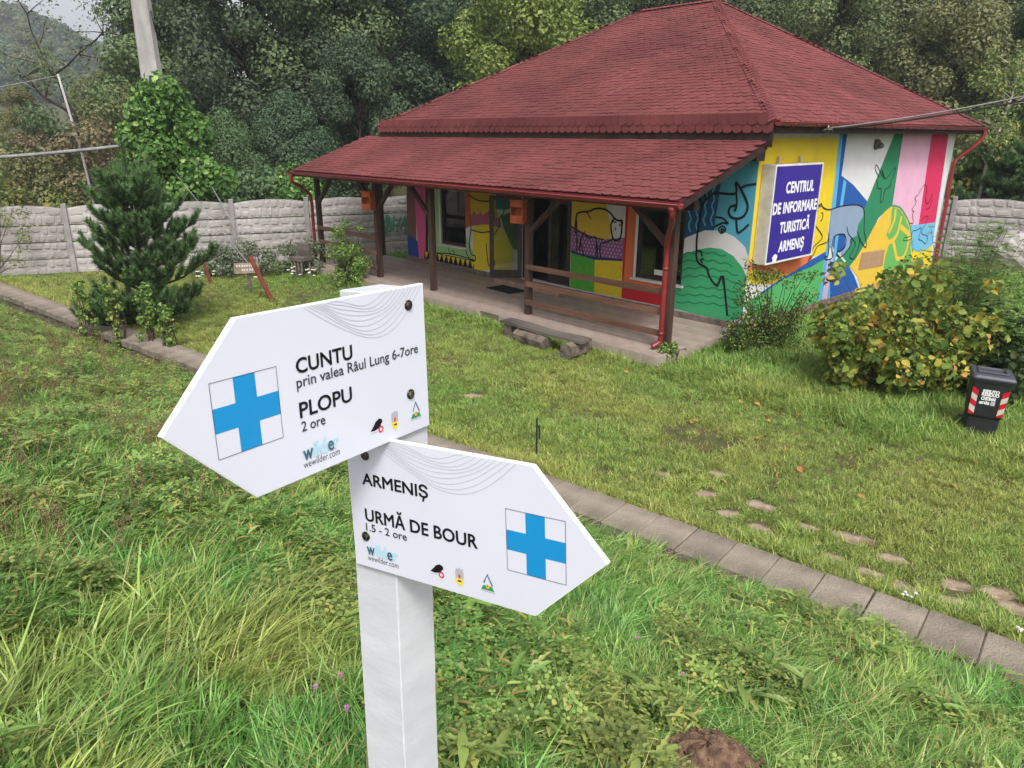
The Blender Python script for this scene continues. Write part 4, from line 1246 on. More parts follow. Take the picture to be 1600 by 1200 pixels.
# ---------------------------------------------------------------- plank bench on log pieces
M_oldwood = pm('grey weathered wood', lin((112, 104, 98)), lin((74, 68, 64)), scale=5, rough=.9, bump=.7, bscale=30, stretch=(.15, 1, 1))
M_log = pm('weathered log', lin((128, 116, 104)), lin((84, 74, 66)), scale=6, rough=.95, bump=.9, bscale=22)
bench = empty('log_bench', tuple(HM @ Vector((-2.42, -3.38, -.22))), HOUSE_ROT)
tag(bench, 'rough grey plank bench lying on log pieces beside the porch', 'bench')
mb = MB()
V, F = [], []
rr = random.Random(8)
ns = 12
for i in range(ns + 1):
    x = -1.15 + 2.3 * i / ns
    w0, w1 = .16 + rr.uniform(-.012, .012), .15 + rr.uniform(-.012, .012)
    z = .30 + .012 * math.sin(i * .7)
    V += [(x, -w0, z), (x, w1, z + .01), (x, w1, z + .065), (x, -w0, z + .055)]
for i in range(ns):
    for k in range(4): F.append((i * 4 + k, (i + 1) * 4 + k, (i + 1) * 4 + (k + 1) % 4, i * 4 + (k + 1) % 4))
F += [(3, 2, 1, 0), tuple(ns * 4 + k for k in range(4))]
mb.add(V, F); mb.build('plank', M_oldwood, bench)
def log(parent, p, q, r, name='log', seed=0, z=0):
    rr = random.Random(seed); p, q = Vector(p), Vector(q)
    mb = MB(); n = 16; V, F = [], []
    d = (q - p).normalized(); a = d.cross(Vector((0, 0, 1)) if abs(d.z) < .9 else Vector((1, 0, 0))).normalized(); b = d.cross(a)
    prof = [rr.uniform(.88, 1.1) for _ in range(n)]
    m = 6
    for i in range(m + 1):
        for k in range(n):
            t = 2 * math.pi * k / n
            V.append(p.lerp(q, i / m) + (a * math.cos(t) + b * math.sin(t)) * r * prof[k] * rr.uniform(.96, 1.04))
    for i in range(m):
        for k in range(n): F.append((i * n + k, i * n + (k + 1) % n, (i + 1) * n + (k + 1) % n, (i + 1) * n + k))
    F += [[k for k in range(n)][::-1], [m * n + k for k in range(n)]]
    mb.add(V, F)
    return mb.build(name, M_log, parent)
log(bench, (-.95, 0, -.05), (-.97, 0, .30), .14, seed=1)
log(bench, (-1.12, .12, -.05), (-1.12, .12, .26), .11, seed=2)
log(bench, (.92, -.32, .14), (.9, .3, .16), .16, seed=3)
lg = log(bench, (-.62, -.12, .14), (.25, -.16, .12), .155, seed=4)

# ---------------------------------------------------------------- small slatted stool at the left end of the porch
stool = empty('wooden_stool', tuple(HM @ Vector((-12.5, -3.42, -.22))), HOUSE_ROT + R(15))
tag(stool, 'weathered wooden stool with pale stick legs at the left porch end', 'stool')
MB().box(-.24, .24, -.22, .22, .50, .62, .01).build('seat', M_oldwood, stool)
MB().box(-.24, .24, .10, .22, .625, 1.0, .01).build('backrest', M_oldwood, stool)
for i in range(4):
    log(stool, (-.2 + i * .13, -.17, -.04), (-.2 + i * .13, -.17, .50), .032, 'leg', 20 + i)
for i in range(2):
    log(stool, (-.18 + i * .36, .15, -.04), (-.18 + i * .36, .15, .50), .032, 'leg', 30 + i)

# ---------------------------------------------------------------- leaning plank and little notice by the flower bed
M_redplank = pm('red brown plank', lin((122, 62, 48)), lin((98, 50, 40)), scale=6, rough=.75, bump=.3)
lp = empty('leaning_plank', (-6.18, 18.35, 0)); tag(lp, 'reddish brown plank leaning over the lawn before the flower bed', 'plank')
MB().beam((0.05, -.02, -.05), (-.55, .35, 1.08), .13, .045, ch=.005).build('plank', M_redplank, lp)
nb = empty('notice_board', (-7.05, 19.35, 0), R(12)); tag(nb, 'little wooden notice on a short stake among white flowers', 'sign')
MB().box(-.04, .04, -.03, .03, -.1, .62, .005).build('stake', M_oldwood, nb)
MB().box(-.34, .28, -.055, -.032, .52, .80, .006).build('board', pm('pale notice board', lin((176, 160, 146)), lin((140, 122, 108)), scale=5, rough=.8), nb)
ln = MB()
for i, (a, b) in enumerate(((-.28, .2), (-.15, .22))):
    x = a
    rr = random.Random(i)
    while x < b: ln.box(x, x + .035, -.059, -.0555, .70 - i * .11, .755 - i * .11); x += rr.uniform(.05, .075)
ln.build('worn_lettering', M_white, nb)
hs_ = empty('wooden_stake', (-8.6, 20.6, 0)); tag(hs_, 'dark red wooden stake tilted in the bed before the fence', 'stake')
MB().beam((0, 0, -.05), (-.25, .15, .75), .08, .04, ch=.004).build('stake', M_redplank, hs_)

# black steel stake in the lawn
sk = empty('metal_stake', (.33, 8.93, 0)); tag(sk, 'thin black metal stake with a short side rod in the lawn', 'stake')
MB().box(-.012, .012, -.012, .012, -.05, .52, .002).build('rod', M_darkmetal, sk)
MB().box(.024, .046, -.01, .01, .22, .42, .002).build('side_rod', M_darkmetal, sk)
MB().box(-.01, .03, -.004, .004, .39, .405).build('strap', M_darkmetal, sk)

# ---------------------------------------------------------------- wheelie bin
M_bin = pm('black bin plastic', (0.016, 0.018, 0.021, 1), (0.022, 0.024, 0.027, 1), scale=4, rough=.5, spec=.4)
M_lid = pm('charcoal bin lid', lin((66, 66, 78)), lin((58, 58, 68)), scale=4, rough=.42, spec=.5)
M_redt = pm('red reflective tape', lin((206, 30, 56)), lin((190, 26, 48)), rough=.4)
M_wt = pm('white reflective tape', lin((206, 204, 192)), lin((192, 190, 178)), rough=.4)
wb = empty('wheelie_bin', (6.68, 9.66, -.02), 0, (R(-1), R(1.5), R(-27)))
tag(wb, 'black wheelie bin with red and white striped tape beside the yellowing bush', 'bin')
mb = MB()
def ringr(w, d, y0, z, r=.04, n=4):
    out = []
    for cx, cy, a0 in ((w - r, d - r, 0), (-w + r, d - r, 90), (-w + r, -d + r, 180), (w - r, -d + r, 270)):
        for k in range(n):
            a = R(a0 + 90 * k / (n - 1)); out.append((cx + r * math.cos(a), y0 + cy + r * math.sin(a), z))
    return out
lv = [ringr(.19, .20, .03, 0), ringr(.195, .205, .03, .05), ringr(.20, .21, .03, .32), ringr(.215, .225, .022, .36), ringr(.235, .255, .0, .86), ringr(.25, .27, 0, .865), ringr(.25, .27, 0, .90)]
V = [p for r_ in lv for p in r_]; n = len(lv[0]); F = []
for i in range(len(lv) - 1):
    for k in range(n): F.append((i * n + k, i * n + (k + 1) % n, (i + 1) * n + (k + 1) % n, (i + 1) * n + k))
F += [[k for k in range(n)][::-1], [(len(lv) - 1) * n + k for k in range(n)]]
mb.add(V, F); mb.build('body', M_bin, wb)
lid = MB()
lv = [ringr(.265, .285, 0, .902), ringr(.265, .285, 0, .925), ringr(.245, .265, 0, .955), ringr(.17, .19, .02, .965), ringr(.155, .175, .02, .95)]
V = [p for r_ in lv for p in r_]; F = []
for i in range(len(lv) - 1):
    for k in range(n): F.append((i * n + k, i * n + (k + 1) % n, (i + 1) * n + (k + 1) % n, (i + 1) * n + k))
F += [[k for k in range(n)][::-1], [(len(lv) - 1) * n + k for k in range(n)]]
lid.add(V, F); lo = lid.build('lid', M_lid, wb)
MB().box(-.19, .19, -.15, -.11, .955, .985, .008).build('lid_rib', M_lid, lo)
MB().box(-.19, -.15, -.105, .15, .955, .985, .008).build('lid_rib', M_lid, lo)
MB().box(.15, .19, -.105, .15, .955, .985, .008).build('lid_rib', M_lid, lo)
MB().tube([(-.2, .31, .90), (.2, .31, .90)], .016, 10).build('handle', M_bin, wb)
for sx in (-1, 1):
    w_ = MB(); w_.tube([(sx * .20, .24, .10), (sx * .245, .24, .10)], .10, 20); wo = w_.build('wheel', M_bin, wb)
    MB().tube([(sx * .246, .24, .10), (sx * .252, .24, .10)], .045, 14).build('hub', M_lid, wo)
# stripes on the front: the face leans with the taper
def bf(x, z, o_=.004):
    t = (z - .36) / .5
    y = -(.225 - .022) + (-(.255) + (.225 - .022)) * t
    return (x * (1 + .085 * t), y - o_, z)
for side, x0, x1 in (('l', -.205, -.135), ('r', .135, .205)):
    for i in range(5):
        z0_, hgt = .76 - i * .085 + (0 if side == 'l' else 0), .085
        sk_ = .05 if side == 'l' else -.05
        za, zb = z0_, z0_ - hgt
        lo_ = lambda z: max(.38, min(.80, z))
        q = [(x0, lo_(zb + sk_ / 2)), (x1, lo_(zb - sk_ / 2)), (x1, lo_(za - sk_ / 2)), (x0, lo_(za + sk_ / 2))]
        MB().add([bf(a, b, .003 + .0004 * i) for a, b in q], [(0, 1, 2, 3)]).build('reflective_stripe', M_redt if i % 2 == 0 else M_wt, wb)
def bin_words(s, x, z, size, width):
    me = text_mesh(s, size, .0035, M_letter, width=width)
    ang = math.atan2(.052, .5)
    link('lettering', me, wb, None, Matrix.Translation(bf(x, z, .004)) @ Matrix.Rotation(R(90) + ang, 4, 'X'))
bin_words('RIFIUTO', -.085, .715, .065, .19)
bin_words('RESIDUO', -.09, .668, .065, .20)
bin_words('CHITIHAI', -.088, .605, .07, .165)
bin_words('enìa', -.10, .545, .075, .12)
MB().add([bf(a, b, .0045) for a, b in ((.03, .535), (.08, .535), (.08, .595), (.03, .595))], [(0, 1, 2, 3)]).build('sticker', M_grey, wb)
# ---------------------------------------------------------------- cast concrete panel fences
M_conc = pm('cast concrete', lin((174, 169, 166)), lin((116, 110, 104)), scale=1.1, rough=.95, bump=.5, bscale=30, objrand=.08, ramp=(.38, .8))
M_concp = pm('fence post concrete', lin((162, 158, 156)), lin((134, 130, 128)), scale=3, rough=.95, bump=.3, bscale=40)
BAY, PH = 2.35, .50
def fence_panel(seed, arch=0.0):
    """moulded panel: raised irregular stones on a recessed slab, front towards -y"""
    rr = random.Random(seed)
    mb = MB()
    w = BAY - .14
    def top(x): return PH - .012 + arch * (1 - (2 * x / w) ** 2)
    n = 10
    xs = [-w / 2 + w * i / n for i in range(n + 1)]
    V = []
    for x in xs: V += [(x, -.02, .014), (x, -.02, top(x) - .008), (x, .03, .014), (x, .03, top(x) - .008)]
    F = []
    for i in range(n):
        a, b = i * 4, (i + 1) * 4
        F += [(a, b, b + 1, a + 1), (b + 2, a + 2, a + 3, b + 3), (a + 1, b + 1, b + 3, a + 3), (a + 2, b + 2, b, a)]
    F += [(0, 1, 3, 2), (n * 4 + 2, n * 4 + 3, n * 4 + 1, n * 4)]
    mb.add(V, F)
    rows = 2
    for r in range(rows):
        x = -w / 2 + .015
        while x < w / 2 - .1:
            sw = min(rr.choice([rr.uniform(.14, .26), rr.uniform(.26, .5)]), w / 2 - .012 - x)
            if w / 2 - (x + sw) < .12: sw = w / 2 - .012 - x
            xc = x + sw / 2
            hh = top(xc) - .012
            z0 = .012 + hh * r / rows + rr.uniform(-.05, .05) * (r > 0); z1 = .004 + hh * (r + 1) / rows + rr.uniform(-.05, .05) * (r < rows - 1)
            zc, hw, hh2 = (z0 + z1) / 2, sw / 2 - .016, (z1 - z0) / 2 - .013
            k = 10
            ring = []
            for q in range(k):
                t = 2 * math.pi * q / k + .3
                ct, st = math.cos(t), math.sin(t)
                e = .5
                ring.append((xc + hw * math.copysign(abs(ct) ** e, ct) * rr.uniform(.86, 1.0), zc + hh2 * math.copysign(abs(st) ** e, st) * rr.uniform(.74, 1.04)))
            bl_ = rr.uniform(.018, .036)
            V = [(a, -.019, b) for a, b in ring] + [(xc + (a - xc) * .93, -.02 - bl_ * .75, zc + (b - zc) * .86) for a, b in ring] + [(xc + (a - xc) * .6, -.02 - bl_, zc + (b - zc) * .5) for a, b in ring]
            F = [(q, (q + 1) % k, k + (q + 1) % k, k + q) for q in range(k)] + [(k + q, k + (q + 1) % k, 2 * k + (q + 1) % k, 2 * k + q) for q in range(k)] + [[2 * k + q for q in range(k)]]
            mb.add(V, [f[::-1] if isinstance(f, list) else tuple(f)[::-1] for f in F], False)
            x += sw
    return mb.mesh('panel', M_conc)
panels = [fence_panel(s) for s in range(5)]
tops = [fence_panel(s, .10) for s in (10, 11, 12)]
fpost = MB().box(-.07, .07, -.085, .06, -.3, 2.04, .012).mesh('post', M_concp)
def fence(p, ang, bays, label, seed=0, rows=4):
    f = empty('concrete_fence', (p[0], p[1], 0), ang); tag(f, label, 'fence')
    rr = random.Random(seed)
    for i in range(bays + 1):
        link('post', fpost, f, None, Matrix.Translation((i * BAY, 0, rr.uniform(-.02, .02))) @ Matrix.Rotation(rr.uniform(-.012, .012), 4, 'Y'))
    for i in range(bays):
        for r in range(rows):
            me = tops[rr.randrange(3)] if r == rows - 1 else panels[rr.randrange(5)]
            link('panel', me, f, None, Matrix.Translation((i * BAY + BAY / 2, rr.uniform(-.006, .006), r * PH - .06)) @ Matrix.Rotation(R(180) if (r < rows - 1 and rr.random() < .0) else 0, 4, 'Z'))
    return f
fl = fence((-20.0, 19.75), math.atan2(.36, .94), 8, 'pale grey concrete panel fence with moulded stones left of the house', 1)
fl2 = fence((11.2, 28.2), R(-31), 5, 'grey concrete panel fence behind the right corner of the house', 2)
gm = pm('green spray paint', lin((70, 150, 120)), lin((60, 130, 104)), rough=.7)
gr = MB(); rr = random.Random(6)
for i in range(9):
    x = 16.55 + i * .13; ribbon(gr, [(x, .75 + rr.uniform(0, .15)), (x + rr.uniform(-.1, .15), 1.05), (x + rr.uniform(-.15, .25), 1.25 + rr.uniform(0, .2))], .07, Matrix.Rotation(R(90), 4, 'X'), .071 + i * .0006)
gr.build('graffiti', gm, fl)

# ---------------------------------------------------------------- poles and cables
M_pole = pm('grey pole concrete', lin((184, 180, 178)), lin((150, 146, 144)), scale=2.5, rough=.9, bump=.3, bscale=30, stretch=(1, 1, .3))
pole = empty('utility_pole', (-11.4, 24.9, 0)); tag(pole, 'tall tapering concrete utility pole rising from the ivy', 'pole')
mb = MB()
V, F = [], []
for i, (z, a, b) in enumerate(((-.3, .33, .25), (4, .29, .22), (9, .235, .17), (11, .215, .15))):
    V += [(-a, -b + .04, z), (-a + .05, -b, z), (a - .05, -b, z), (a, -b + .04, z), (a, b - .04, z), (a - .05, b, z), (-a + .05, b, z), (-a, b - .04, z)]
for i in range(3):
    for k in range(8): F.append((i * 8 + k, i * 8 + (k + 1) % 8, (i + 1) * 8 + (k + 1) % 8, (i + 1) * 8 + k))
F.append([24 + k for k in range(8)])
mb.add(V, F); mb.build('shaft', M_pole, pole)
mb = MB().box(-.32, .32, -.3, -.2, 9.2, 9.32, .01); mb.build('crossarm', M_darkmetal, pole)
mb = MB().tube([(.29, -.05, 7.6), (.36, -.08, 7.0)], .025, 6); mb.build('bracket', M_darkmetal, pole)
M_wire = pm('grey cable', lin((150, 150, 150)), lin((120, 120, 120)), rough=.6)
M_wired = pm('dark cable', lin((52, 50, 50)), lin((40, 38, 38)), rough=.6)
def cable(name, p, q, sag, r, label, mat, n=24):
    p, q = Vector(p), Vector(q)
    pts = [p.lerp(q, i / n) - Vector((0, 0, sag * 4 * (i / n) * (1 - i / n))) for i in range(n + 1)]
    o = MB().tube(pts, r, 6).build(name, mat); tag(o, label, 'cable')
    return o
cable('overhead_cable', (-26.5, 25.6, 3.05), (-11.8, 24.85, 3.75), .25, .055, 'thick grey bundled cable running left from the ivy-covered pole', M_wire)
cable('stay_wire', (-11.2, 24.75, 5.3), (-8.15, 23.0, .2), 0, .014, 'thin pale stay wire slanting down right of the ivy', M_wire)
cable('stay_wire', (-11.0, 24.4, 3.0), (-7.05, 19.6, .65), 0, .012, 'thin pale wire slanting down to the little notice', M_wire)
tp = empty('thin_pole', (-15.45, 27.0, 0)); tag(tp, 'thin pale leaning pole standing among the shrubs at far left', 'pole')
MB().tube([(.35, .1, -.2), (.2, .05, 3.2), (-.12, 0, 5.95)], [.05, .045, .035], 8).build('shaft', M_pole, tp)
cable('overhead_cable', (-15.57, 27.0, 5.9), (-24, 23, 4.2), .15, .014, 'thin wire sloping left from the thin pole top', M_wire)
HC = HM @ Vector((.62, 1.35, 3.93))
cable('house_cable', HC, (13.2, 11.4, 6.1), .3, .017, 'dark and white service cable from the house eaves to the right', M_wired)
cable('house_cable', HC + Vector((.02, -.03, .03)), (13.2, 11.35, 6.18), .27, .013, 'pale service wire beside the dark cable at the eaves', M_wire)
hk = MB().tube([HC - Vector((.25, -.2, 0)), HC + Vector((.1, -.05, .0))], .04, 8).tube([HC + Vector((0, 0, -.06)), HC + Vector((.02, 0, .1))], .03, 8).build('cable_clamp', M_bolt)
tag(hk, 'metal clamp anchoring the service cable under the eaves', 'clamp')
# ---------------------------------------------------------------- plants
def unit(n, g):
    v = g.normal(size=(n, 3)); return v / np.linalg.norm(v, axis=1, keepdims=True)
def leaf_quads(P, N, size, g, aspect=.62, fold=.18):
    """one pointed leaf (two quads folded on the midrib) per point"""
    n = len(P)
    r = unit(n, g)
    T = np.cross(N, r); T /= np.linalg.norm(T, axis=1, keepdims=True) + 1e-9
    B = np.cross(N, T)
    s = (size * g.uniform(.65, 1.25, n))[:, None]
    tip, base = P + T * s * .5, P - T * s * .5
    l = P + B * s * aspect * .5 + N * s * fold - T * s * .06
    rr_ = P - B * s * aspect * .5 + N * s * fold - T * s * .06
    V = np.stack([base, rr_, tip, l], 1).reshape(-1, 3)
    i = np.arange(n)[:, None] * 4
    F = np.concatenate([i + np.array([[0, 1, 2]]), i + np.array([[0, 2, 3]])], 1).reshape(-1, 3)
    return V, F
def round_leaves(P, N, size, g):
    """rounder leaf, six corners"""
    n = len(P); r = unit(n, g)
    T = np.cross(N, r); T /= np.linalg.norm(T, axis=1, keepdims=True) + 1e-9
    B = np.cross(N, T)
    s = (size * g.choice([.45, .7, .95, 1.2, 1.45], n) * g.uniform(.85, 1.15, n))[:, None]
    shp = [(-.5, 0, 0), (-.28, .36, .10), (.16, .38, .14), (.62, 0, -.12), (.16, -.38, .14), (-.28, -.36, .10)]
    V = np.stack([P + T * s * a + B * s * b + N * s * c2 for a, b, c2 in shp], 1).reshape(-1, 3)
    i = np.arange(n)[:, None] * 6
    F = np.concatenate([i + np.array([[0, 1, 2, 3]]), i + np.array([[0, 3, 4, 5]])], 1).reshape(-1, 4)
    return V, F
def lump_points(C, Rd, n, g, up=.35, shell=.55, flat=1.0):
    C = np.asarray(C, float); Rd = np.asarray(Rd, float)
    w = Rd ** 2; w /= w.sum()
    idx = g.choice(len(C), n, p=w)
    d = unit(n, g); d[:, 2] *= flat
    rad = Rd[idx] * (shell + (1.08 - shell) * g.random(n) ** .7)
    P = C[idx] + d * rad[:, None]
    N = d + np.array([0, 0, up]) + g.normal(size=(n, 3)) * .45
    N /= np.linalg.norm(N, axis=1, keepdims=True)
    return P, N
def trunk_mesh(name, segs, mat, n=7):
    mb = MB()
    for pts, rad in segs: mb.tube(pts, rad, n, cap=False)
    return mb.mesh(name, mat)
def wob(p, q, k, amp, rr):
    p, q = Vector(p), Vector(q)
    return [p.lerp(q, i / k) + (Vector((rr.uniform(-1, 1), rr.uniform(-1, 1), rr.uniform(-.4, .4))) * amp if 0 < i < k else Vector()) for i in range(k + 1)]

def foliage(name, cols, rough=.6, trans=.3, objrand=.12, hue=.02, spec=.25, drift=0.0, dscale=2.5):
    """leaf material: a colour per leaf picked from a ramp, shifted a little per plant"""
    m = bpy.data.materials.new(name); m.use_nodes = True
    t = m.node_tree; N, L = t.nodes, t.links
    b = N['Principled BSDF']; b.inputs['Roughness'].default_value = rough; b.inputs['Specular IOR Level'].default_value = spec
    g = N.new('ShaderNodeNewGeometry'); cr = N.new('ShaderNodeValToRGB'); cr.color_ramp.interpolation = 'LINEAR'
    el = cr.color_ramp.elements
    while len(el) < len(cols): el.new(.5)
    for e, (p, c_) in zip(el, cols): e.position = p; e.color = c_
    if drift:
        tc0 = N.new('ShaderNodeTexCoord'); n0 = N.new('ShaderNodeTexNoise'); n0.inputs['Scale'].default_value = dscale; n0.inputs['Detail'].default_value = 2
        L.new(tc0.outputs['Object'], n0.inputs['Vector'])
        ma = N.new('ShaderNodeMath'); ma.operation = 'MULTIPLY_ADD'; ma.inputs[1].default_value = drift * 3; ma.inputs[2].default_value = -1.5 * drift
        L.new(n0.outputs['Fac'], ma.inputs[0])
        ad = N.new('ShaderNodeMath'); ad.operation = 'ADD'; ad.use_clamp = True
        L.new(ma.outputs[0], ad.inputs[0]); L.new(g.outputs['Random Per Island'], ad.inputs[1]); L.new(ad.outputs[0], cr.inputs['Fac'])
    else:
        L.new(g.outputs['Random Per Island'], cr.inputs['Fac'])
    hv = N.new('ShaderNodeHueSaturation'); oi = N.new('ShaderNodeObjectInfo')
    m1 = N.new('ShaderNodeMapRange'); m1.inputs['To Min'].default_value = 1 - objrand; m1.inputs['To Max'].default_value = 1 + objrand
    L.new(oi.outputs['Random'], m1.inputs['Value']); L.new(m1.outputs[0], hv.inputs['Value'])
    m2 = N.new('ShaderNodeMapRange'); m2.inputs['To Min'].default_value = .5 - hue; m2.inputs['To Max'].default_value = .5 + hue
    mu = N.new('ShaderNodeMath'); mu.operation = 'MULTIPLY'; mu.inputs[1].default_value = 7.31
    fr = N.new('ShaderNodeMath'); fr.operation = 'FRACT'
    L.new(oi.outputs['Random'], mu.inputs[0]); L.new(mu.outputs[0], fr.inputs[0]); L.new(fr.outputs[0], m2.inputs['Value']); L.new(m2.outputs[0], hv.inputs['Hue'])
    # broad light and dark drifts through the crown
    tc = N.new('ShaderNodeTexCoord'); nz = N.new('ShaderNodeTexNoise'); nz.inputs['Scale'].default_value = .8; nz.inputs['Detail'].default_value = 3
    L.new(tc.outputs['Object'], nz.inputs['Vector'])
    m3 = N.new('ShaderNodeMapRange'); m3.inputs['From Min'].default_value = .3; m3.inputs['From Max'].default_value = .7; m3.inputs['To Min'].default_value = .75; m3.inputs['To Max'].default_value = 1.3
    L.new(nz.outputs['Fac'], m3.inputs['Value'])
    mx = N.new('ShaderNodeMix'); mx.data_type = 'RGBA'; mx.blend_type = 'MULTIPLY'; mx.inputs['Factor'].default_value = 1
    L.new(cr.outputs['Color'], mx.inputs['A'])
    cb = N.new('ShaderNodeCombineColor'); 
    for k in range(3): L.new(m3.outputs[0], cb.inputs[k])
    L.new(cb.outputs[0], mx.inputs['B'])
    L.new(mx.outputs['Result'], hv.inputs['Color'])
    L.new(hv.outputs['Color'], b.inputs['Base Color'])
    tr = N.new('ShaderNodeBsdfTranslucent'); L.new(hv.outputs['Color'], tr.inputs['Color'])
    ms = N.new('ShaderNodeMixShader'); ms.inputs['Fac'].default_value = trans
    L.new(b.outputs[0], ms.inputs[1]); L.new(tr.outputs[0], ms.inputs[2]); L.new(ms.outputs[0], N['Material Output'].inputs['Surface'])
    return m
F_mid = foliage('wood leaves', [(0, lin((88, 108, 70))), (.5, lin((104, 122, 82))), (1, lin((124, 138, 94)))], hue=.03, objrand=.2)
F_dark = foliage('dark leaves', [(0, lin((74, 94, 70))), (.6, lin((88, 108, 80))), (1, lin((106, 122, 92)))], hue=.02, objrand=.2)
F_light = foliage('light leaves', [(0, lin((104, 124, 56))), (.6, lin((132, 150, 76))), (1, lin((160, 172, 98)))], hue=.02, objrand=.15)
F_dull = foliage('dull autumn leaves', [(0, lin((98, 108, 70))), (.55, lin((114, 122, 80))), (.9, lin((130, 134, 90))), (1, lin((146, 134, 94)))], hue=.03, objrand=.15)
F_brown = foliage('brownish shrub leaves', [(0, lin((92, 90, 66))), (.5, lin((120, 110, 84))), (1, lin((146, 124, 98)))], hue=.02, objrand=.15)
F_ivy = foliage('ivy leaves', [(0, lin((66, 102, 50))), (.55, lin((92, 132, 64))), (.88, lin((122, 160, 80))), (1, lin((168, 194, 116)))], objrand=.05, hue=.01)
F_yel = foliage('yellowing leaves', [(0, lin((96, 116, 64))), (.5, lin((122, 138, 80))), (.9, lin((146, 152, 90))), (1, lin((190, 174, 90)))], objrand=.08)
M_bark = pm('dark bark', lin((66, 58, 50)), lin((44, 39, 34)), scale=4, rough=.95, bump=.6, bscale=14, stretch=(1, 1, .3))
M_barkp = pm('pale bark', lin((196, 190, 180)), lin((150, 140, 128)), scale=5, rough=.9, bump=.3)
M_twig = pm('brown twig', lin((92, 74, 58)), lin((66, 52, 42)), scale=6, rough=.9)

def broad_tree(seed, H=11.0, rad=3.2, lumps=34, leaves=15000, size=.24, low=.18, sparse=1.0):
    g = np.random.default_rng(seed); rr = random.Random(seed)
    C, Rd, segs = [], [], []
    segs.append((wob((0, 0, -.4), (rr.uniform(-.3, .3), rr.uniform(-.3, .3), H * .72), 6, .12, rr), [.2 * H / 11, .18, .16, .13, .1, .07, .04]))
    for i in range(lumps):
        t = (i + .5) / lumps
        z = H * (low + (1 - low) * t)
        env = rad * (math.sin(math.pi * min(1, (.12 + .88 * t))) ** .6) * (1.05 if t < .6 else .92)
        a = i * 2.399 + rr.uniform(-.5, .5)
        q = env * math.sqrt(rr.uniform(.1, 1))
        c_ = (q * math.cos(a), q * math.sin(a), z + rr.uniform(-.4, .4))
        C.append(c_); Rd.append(rr.uniform(.65, 1.25) * rad / 3.0 * (1 if sparse >= 1 else .75))
        zb = max(.15 * H, z - q * .7 - .5)
        segs.append((wob((0, 0, zb), (c_[0] * .92, c_[1] * .92, c_[2]), 4, .1, rr), [.07, .055, .04, .028, .012]))
    P, N = lump_points(C, Rd, int(leaves * sparse), g, shell=.45, flat=.8)
    V, F = leaf_quads(P, N, size, g)
    return trunk_mesh('trunk', segs, M_bark), V, F
TREES = []
for s, (H, rad, lm, low) in enumerate(((11, 3.2, 36, .16), (12.5, 3.0, 40, .2), (9.5, 3.4, 34, .12), (13, 3.6, 44, .22))):
    TREES.append(broad_tree(40 + s, H, rad, lm, 27000, .19, low) + (H,))
tree_mesh = {}
def tree(x, y, kind, mat, h, label, rz, group='trees of the wood behind the house', name='broadleaf_tree', wide=1.0):
    tm, V, F, H = TREES[kind]
    key = (kind, mat.name)
    if key not in tree_mesh: tree_mesh[key] = np_mesh('crown', V, F, False, mat)
    e = empty(name, (x, y, float(height(x, y)) - .1), rz); tag(e, label, 'tree', group)
    s = h / H
    m = Matrix.Diagonal((s * wide, s * wide, s, 1))
    link('trunk', tm, e, None, m); link('crown', tree_mesh[key], e, None, m)
def az(px, y): return (px - 800) / 1203.5 * (y * .9455 + .3256 * 0) / .9455   # picture column to x at distance y (level line of sight)
# (column, distance, kind, material, height, label)
WOOD = [
 (300, 37, 1, F_mid, 12.5, 'tall grey-green tree just right of the concrete pole'),
 (395, 35, 3, F_dark, 12.6, 'broad dark tree left of the roof, above the fence middle'),
 (505, 37, 0, F_mid, 12.4, 'bushy green tree beyond the left end of the porch roof'),
 (590, 40, 1, F_dark, 13.0, 'dark tree behind the left end of the main roof'),
 (690, 44, 3, F_dark, 13.2, 'deep green tree behind the left slope of the roof'),
 (815, 36, 2, F_light, 9.8, 'bright yellow-green tree rounded above the roof hip'),
 (745, 54, 1, F_dark, 12.5, 'very dark tall tree peeking left of the bright yellow-green one'),
 (900, 47, 0, F_mid, 11.4, 'green tree just left of the roof ridge'),
 (985, 56, 3, F_mid, 12.8, 'tree crown showing directly above the short roof ridge'),
 (1080, 60, 0, F_dark, 12.5, 'dark tree behind the roof peak'),
 (1200, 44, 2, F_mid, 9.6, 'leafy tree right of the roof peak'),
 (1290, 39, 0, F_dull, 10.2, 'dull olive tree above the right roof slope'),
 (1385, 42, 3, F_dull, 11.8, 'large olive brown tree above the right gutter'),
 (1470, 37, 2, F_dull, 9.0, 'low olive tree behind the far right roof corner'),
 (1560, 41, 1, F_mid, 11.4, 'tall green tree at the right picture edge'),
 (1640, 35, 0, F_dark, 10.5, 'dark tree cut by the right picture edge'),
 (450, 30.5, 2, F_dark, 5.2, 'low dark tree just behind the fence beside the porch'),
 (345, 29.5, 2, F_mid, 4.6, 'low green tree behind the fence right of the ivy'),
 (560, 33, 0, F_dark, 7.6, 'dark small tree behind the left porch end'),
 (268, 39, 0, F_mid, 9.4, 'mid green tree directly behind the concrete pole'),
 (190, 44, 2, F_dull, 7.0, 'olive tree left of the concrete pole'),
 (40, 48, 1, F_dull, 6.0, 'small tree below the far hill at the left edge'),
 (-60, 40, 3, F_mid, 6.6, 'green tree cut by the left picture edge'),
]
rr = random.Random(12)
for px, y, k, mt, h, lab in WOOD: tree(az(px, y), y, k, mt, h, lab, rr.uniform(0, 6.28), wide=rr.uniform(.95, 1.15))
# second rank deeper in the wood, crowns only just seen between the first
for i in range(22):
    y = 58 + 14 * (i % 3) + rr.uniform(-3, 3)
    x = -14 + 62 * (i + rr.uniform(-.3, .3)) / 22
    tree(x, y, i % 4, (F_dark, F_mid, F_dull)[i % 3], rr.uniform(10.5, 13.5), 'tree of the back rank filling the wood behind', rr.uniform(0, 6.28), 'back rank of the wood', wide=1.2)

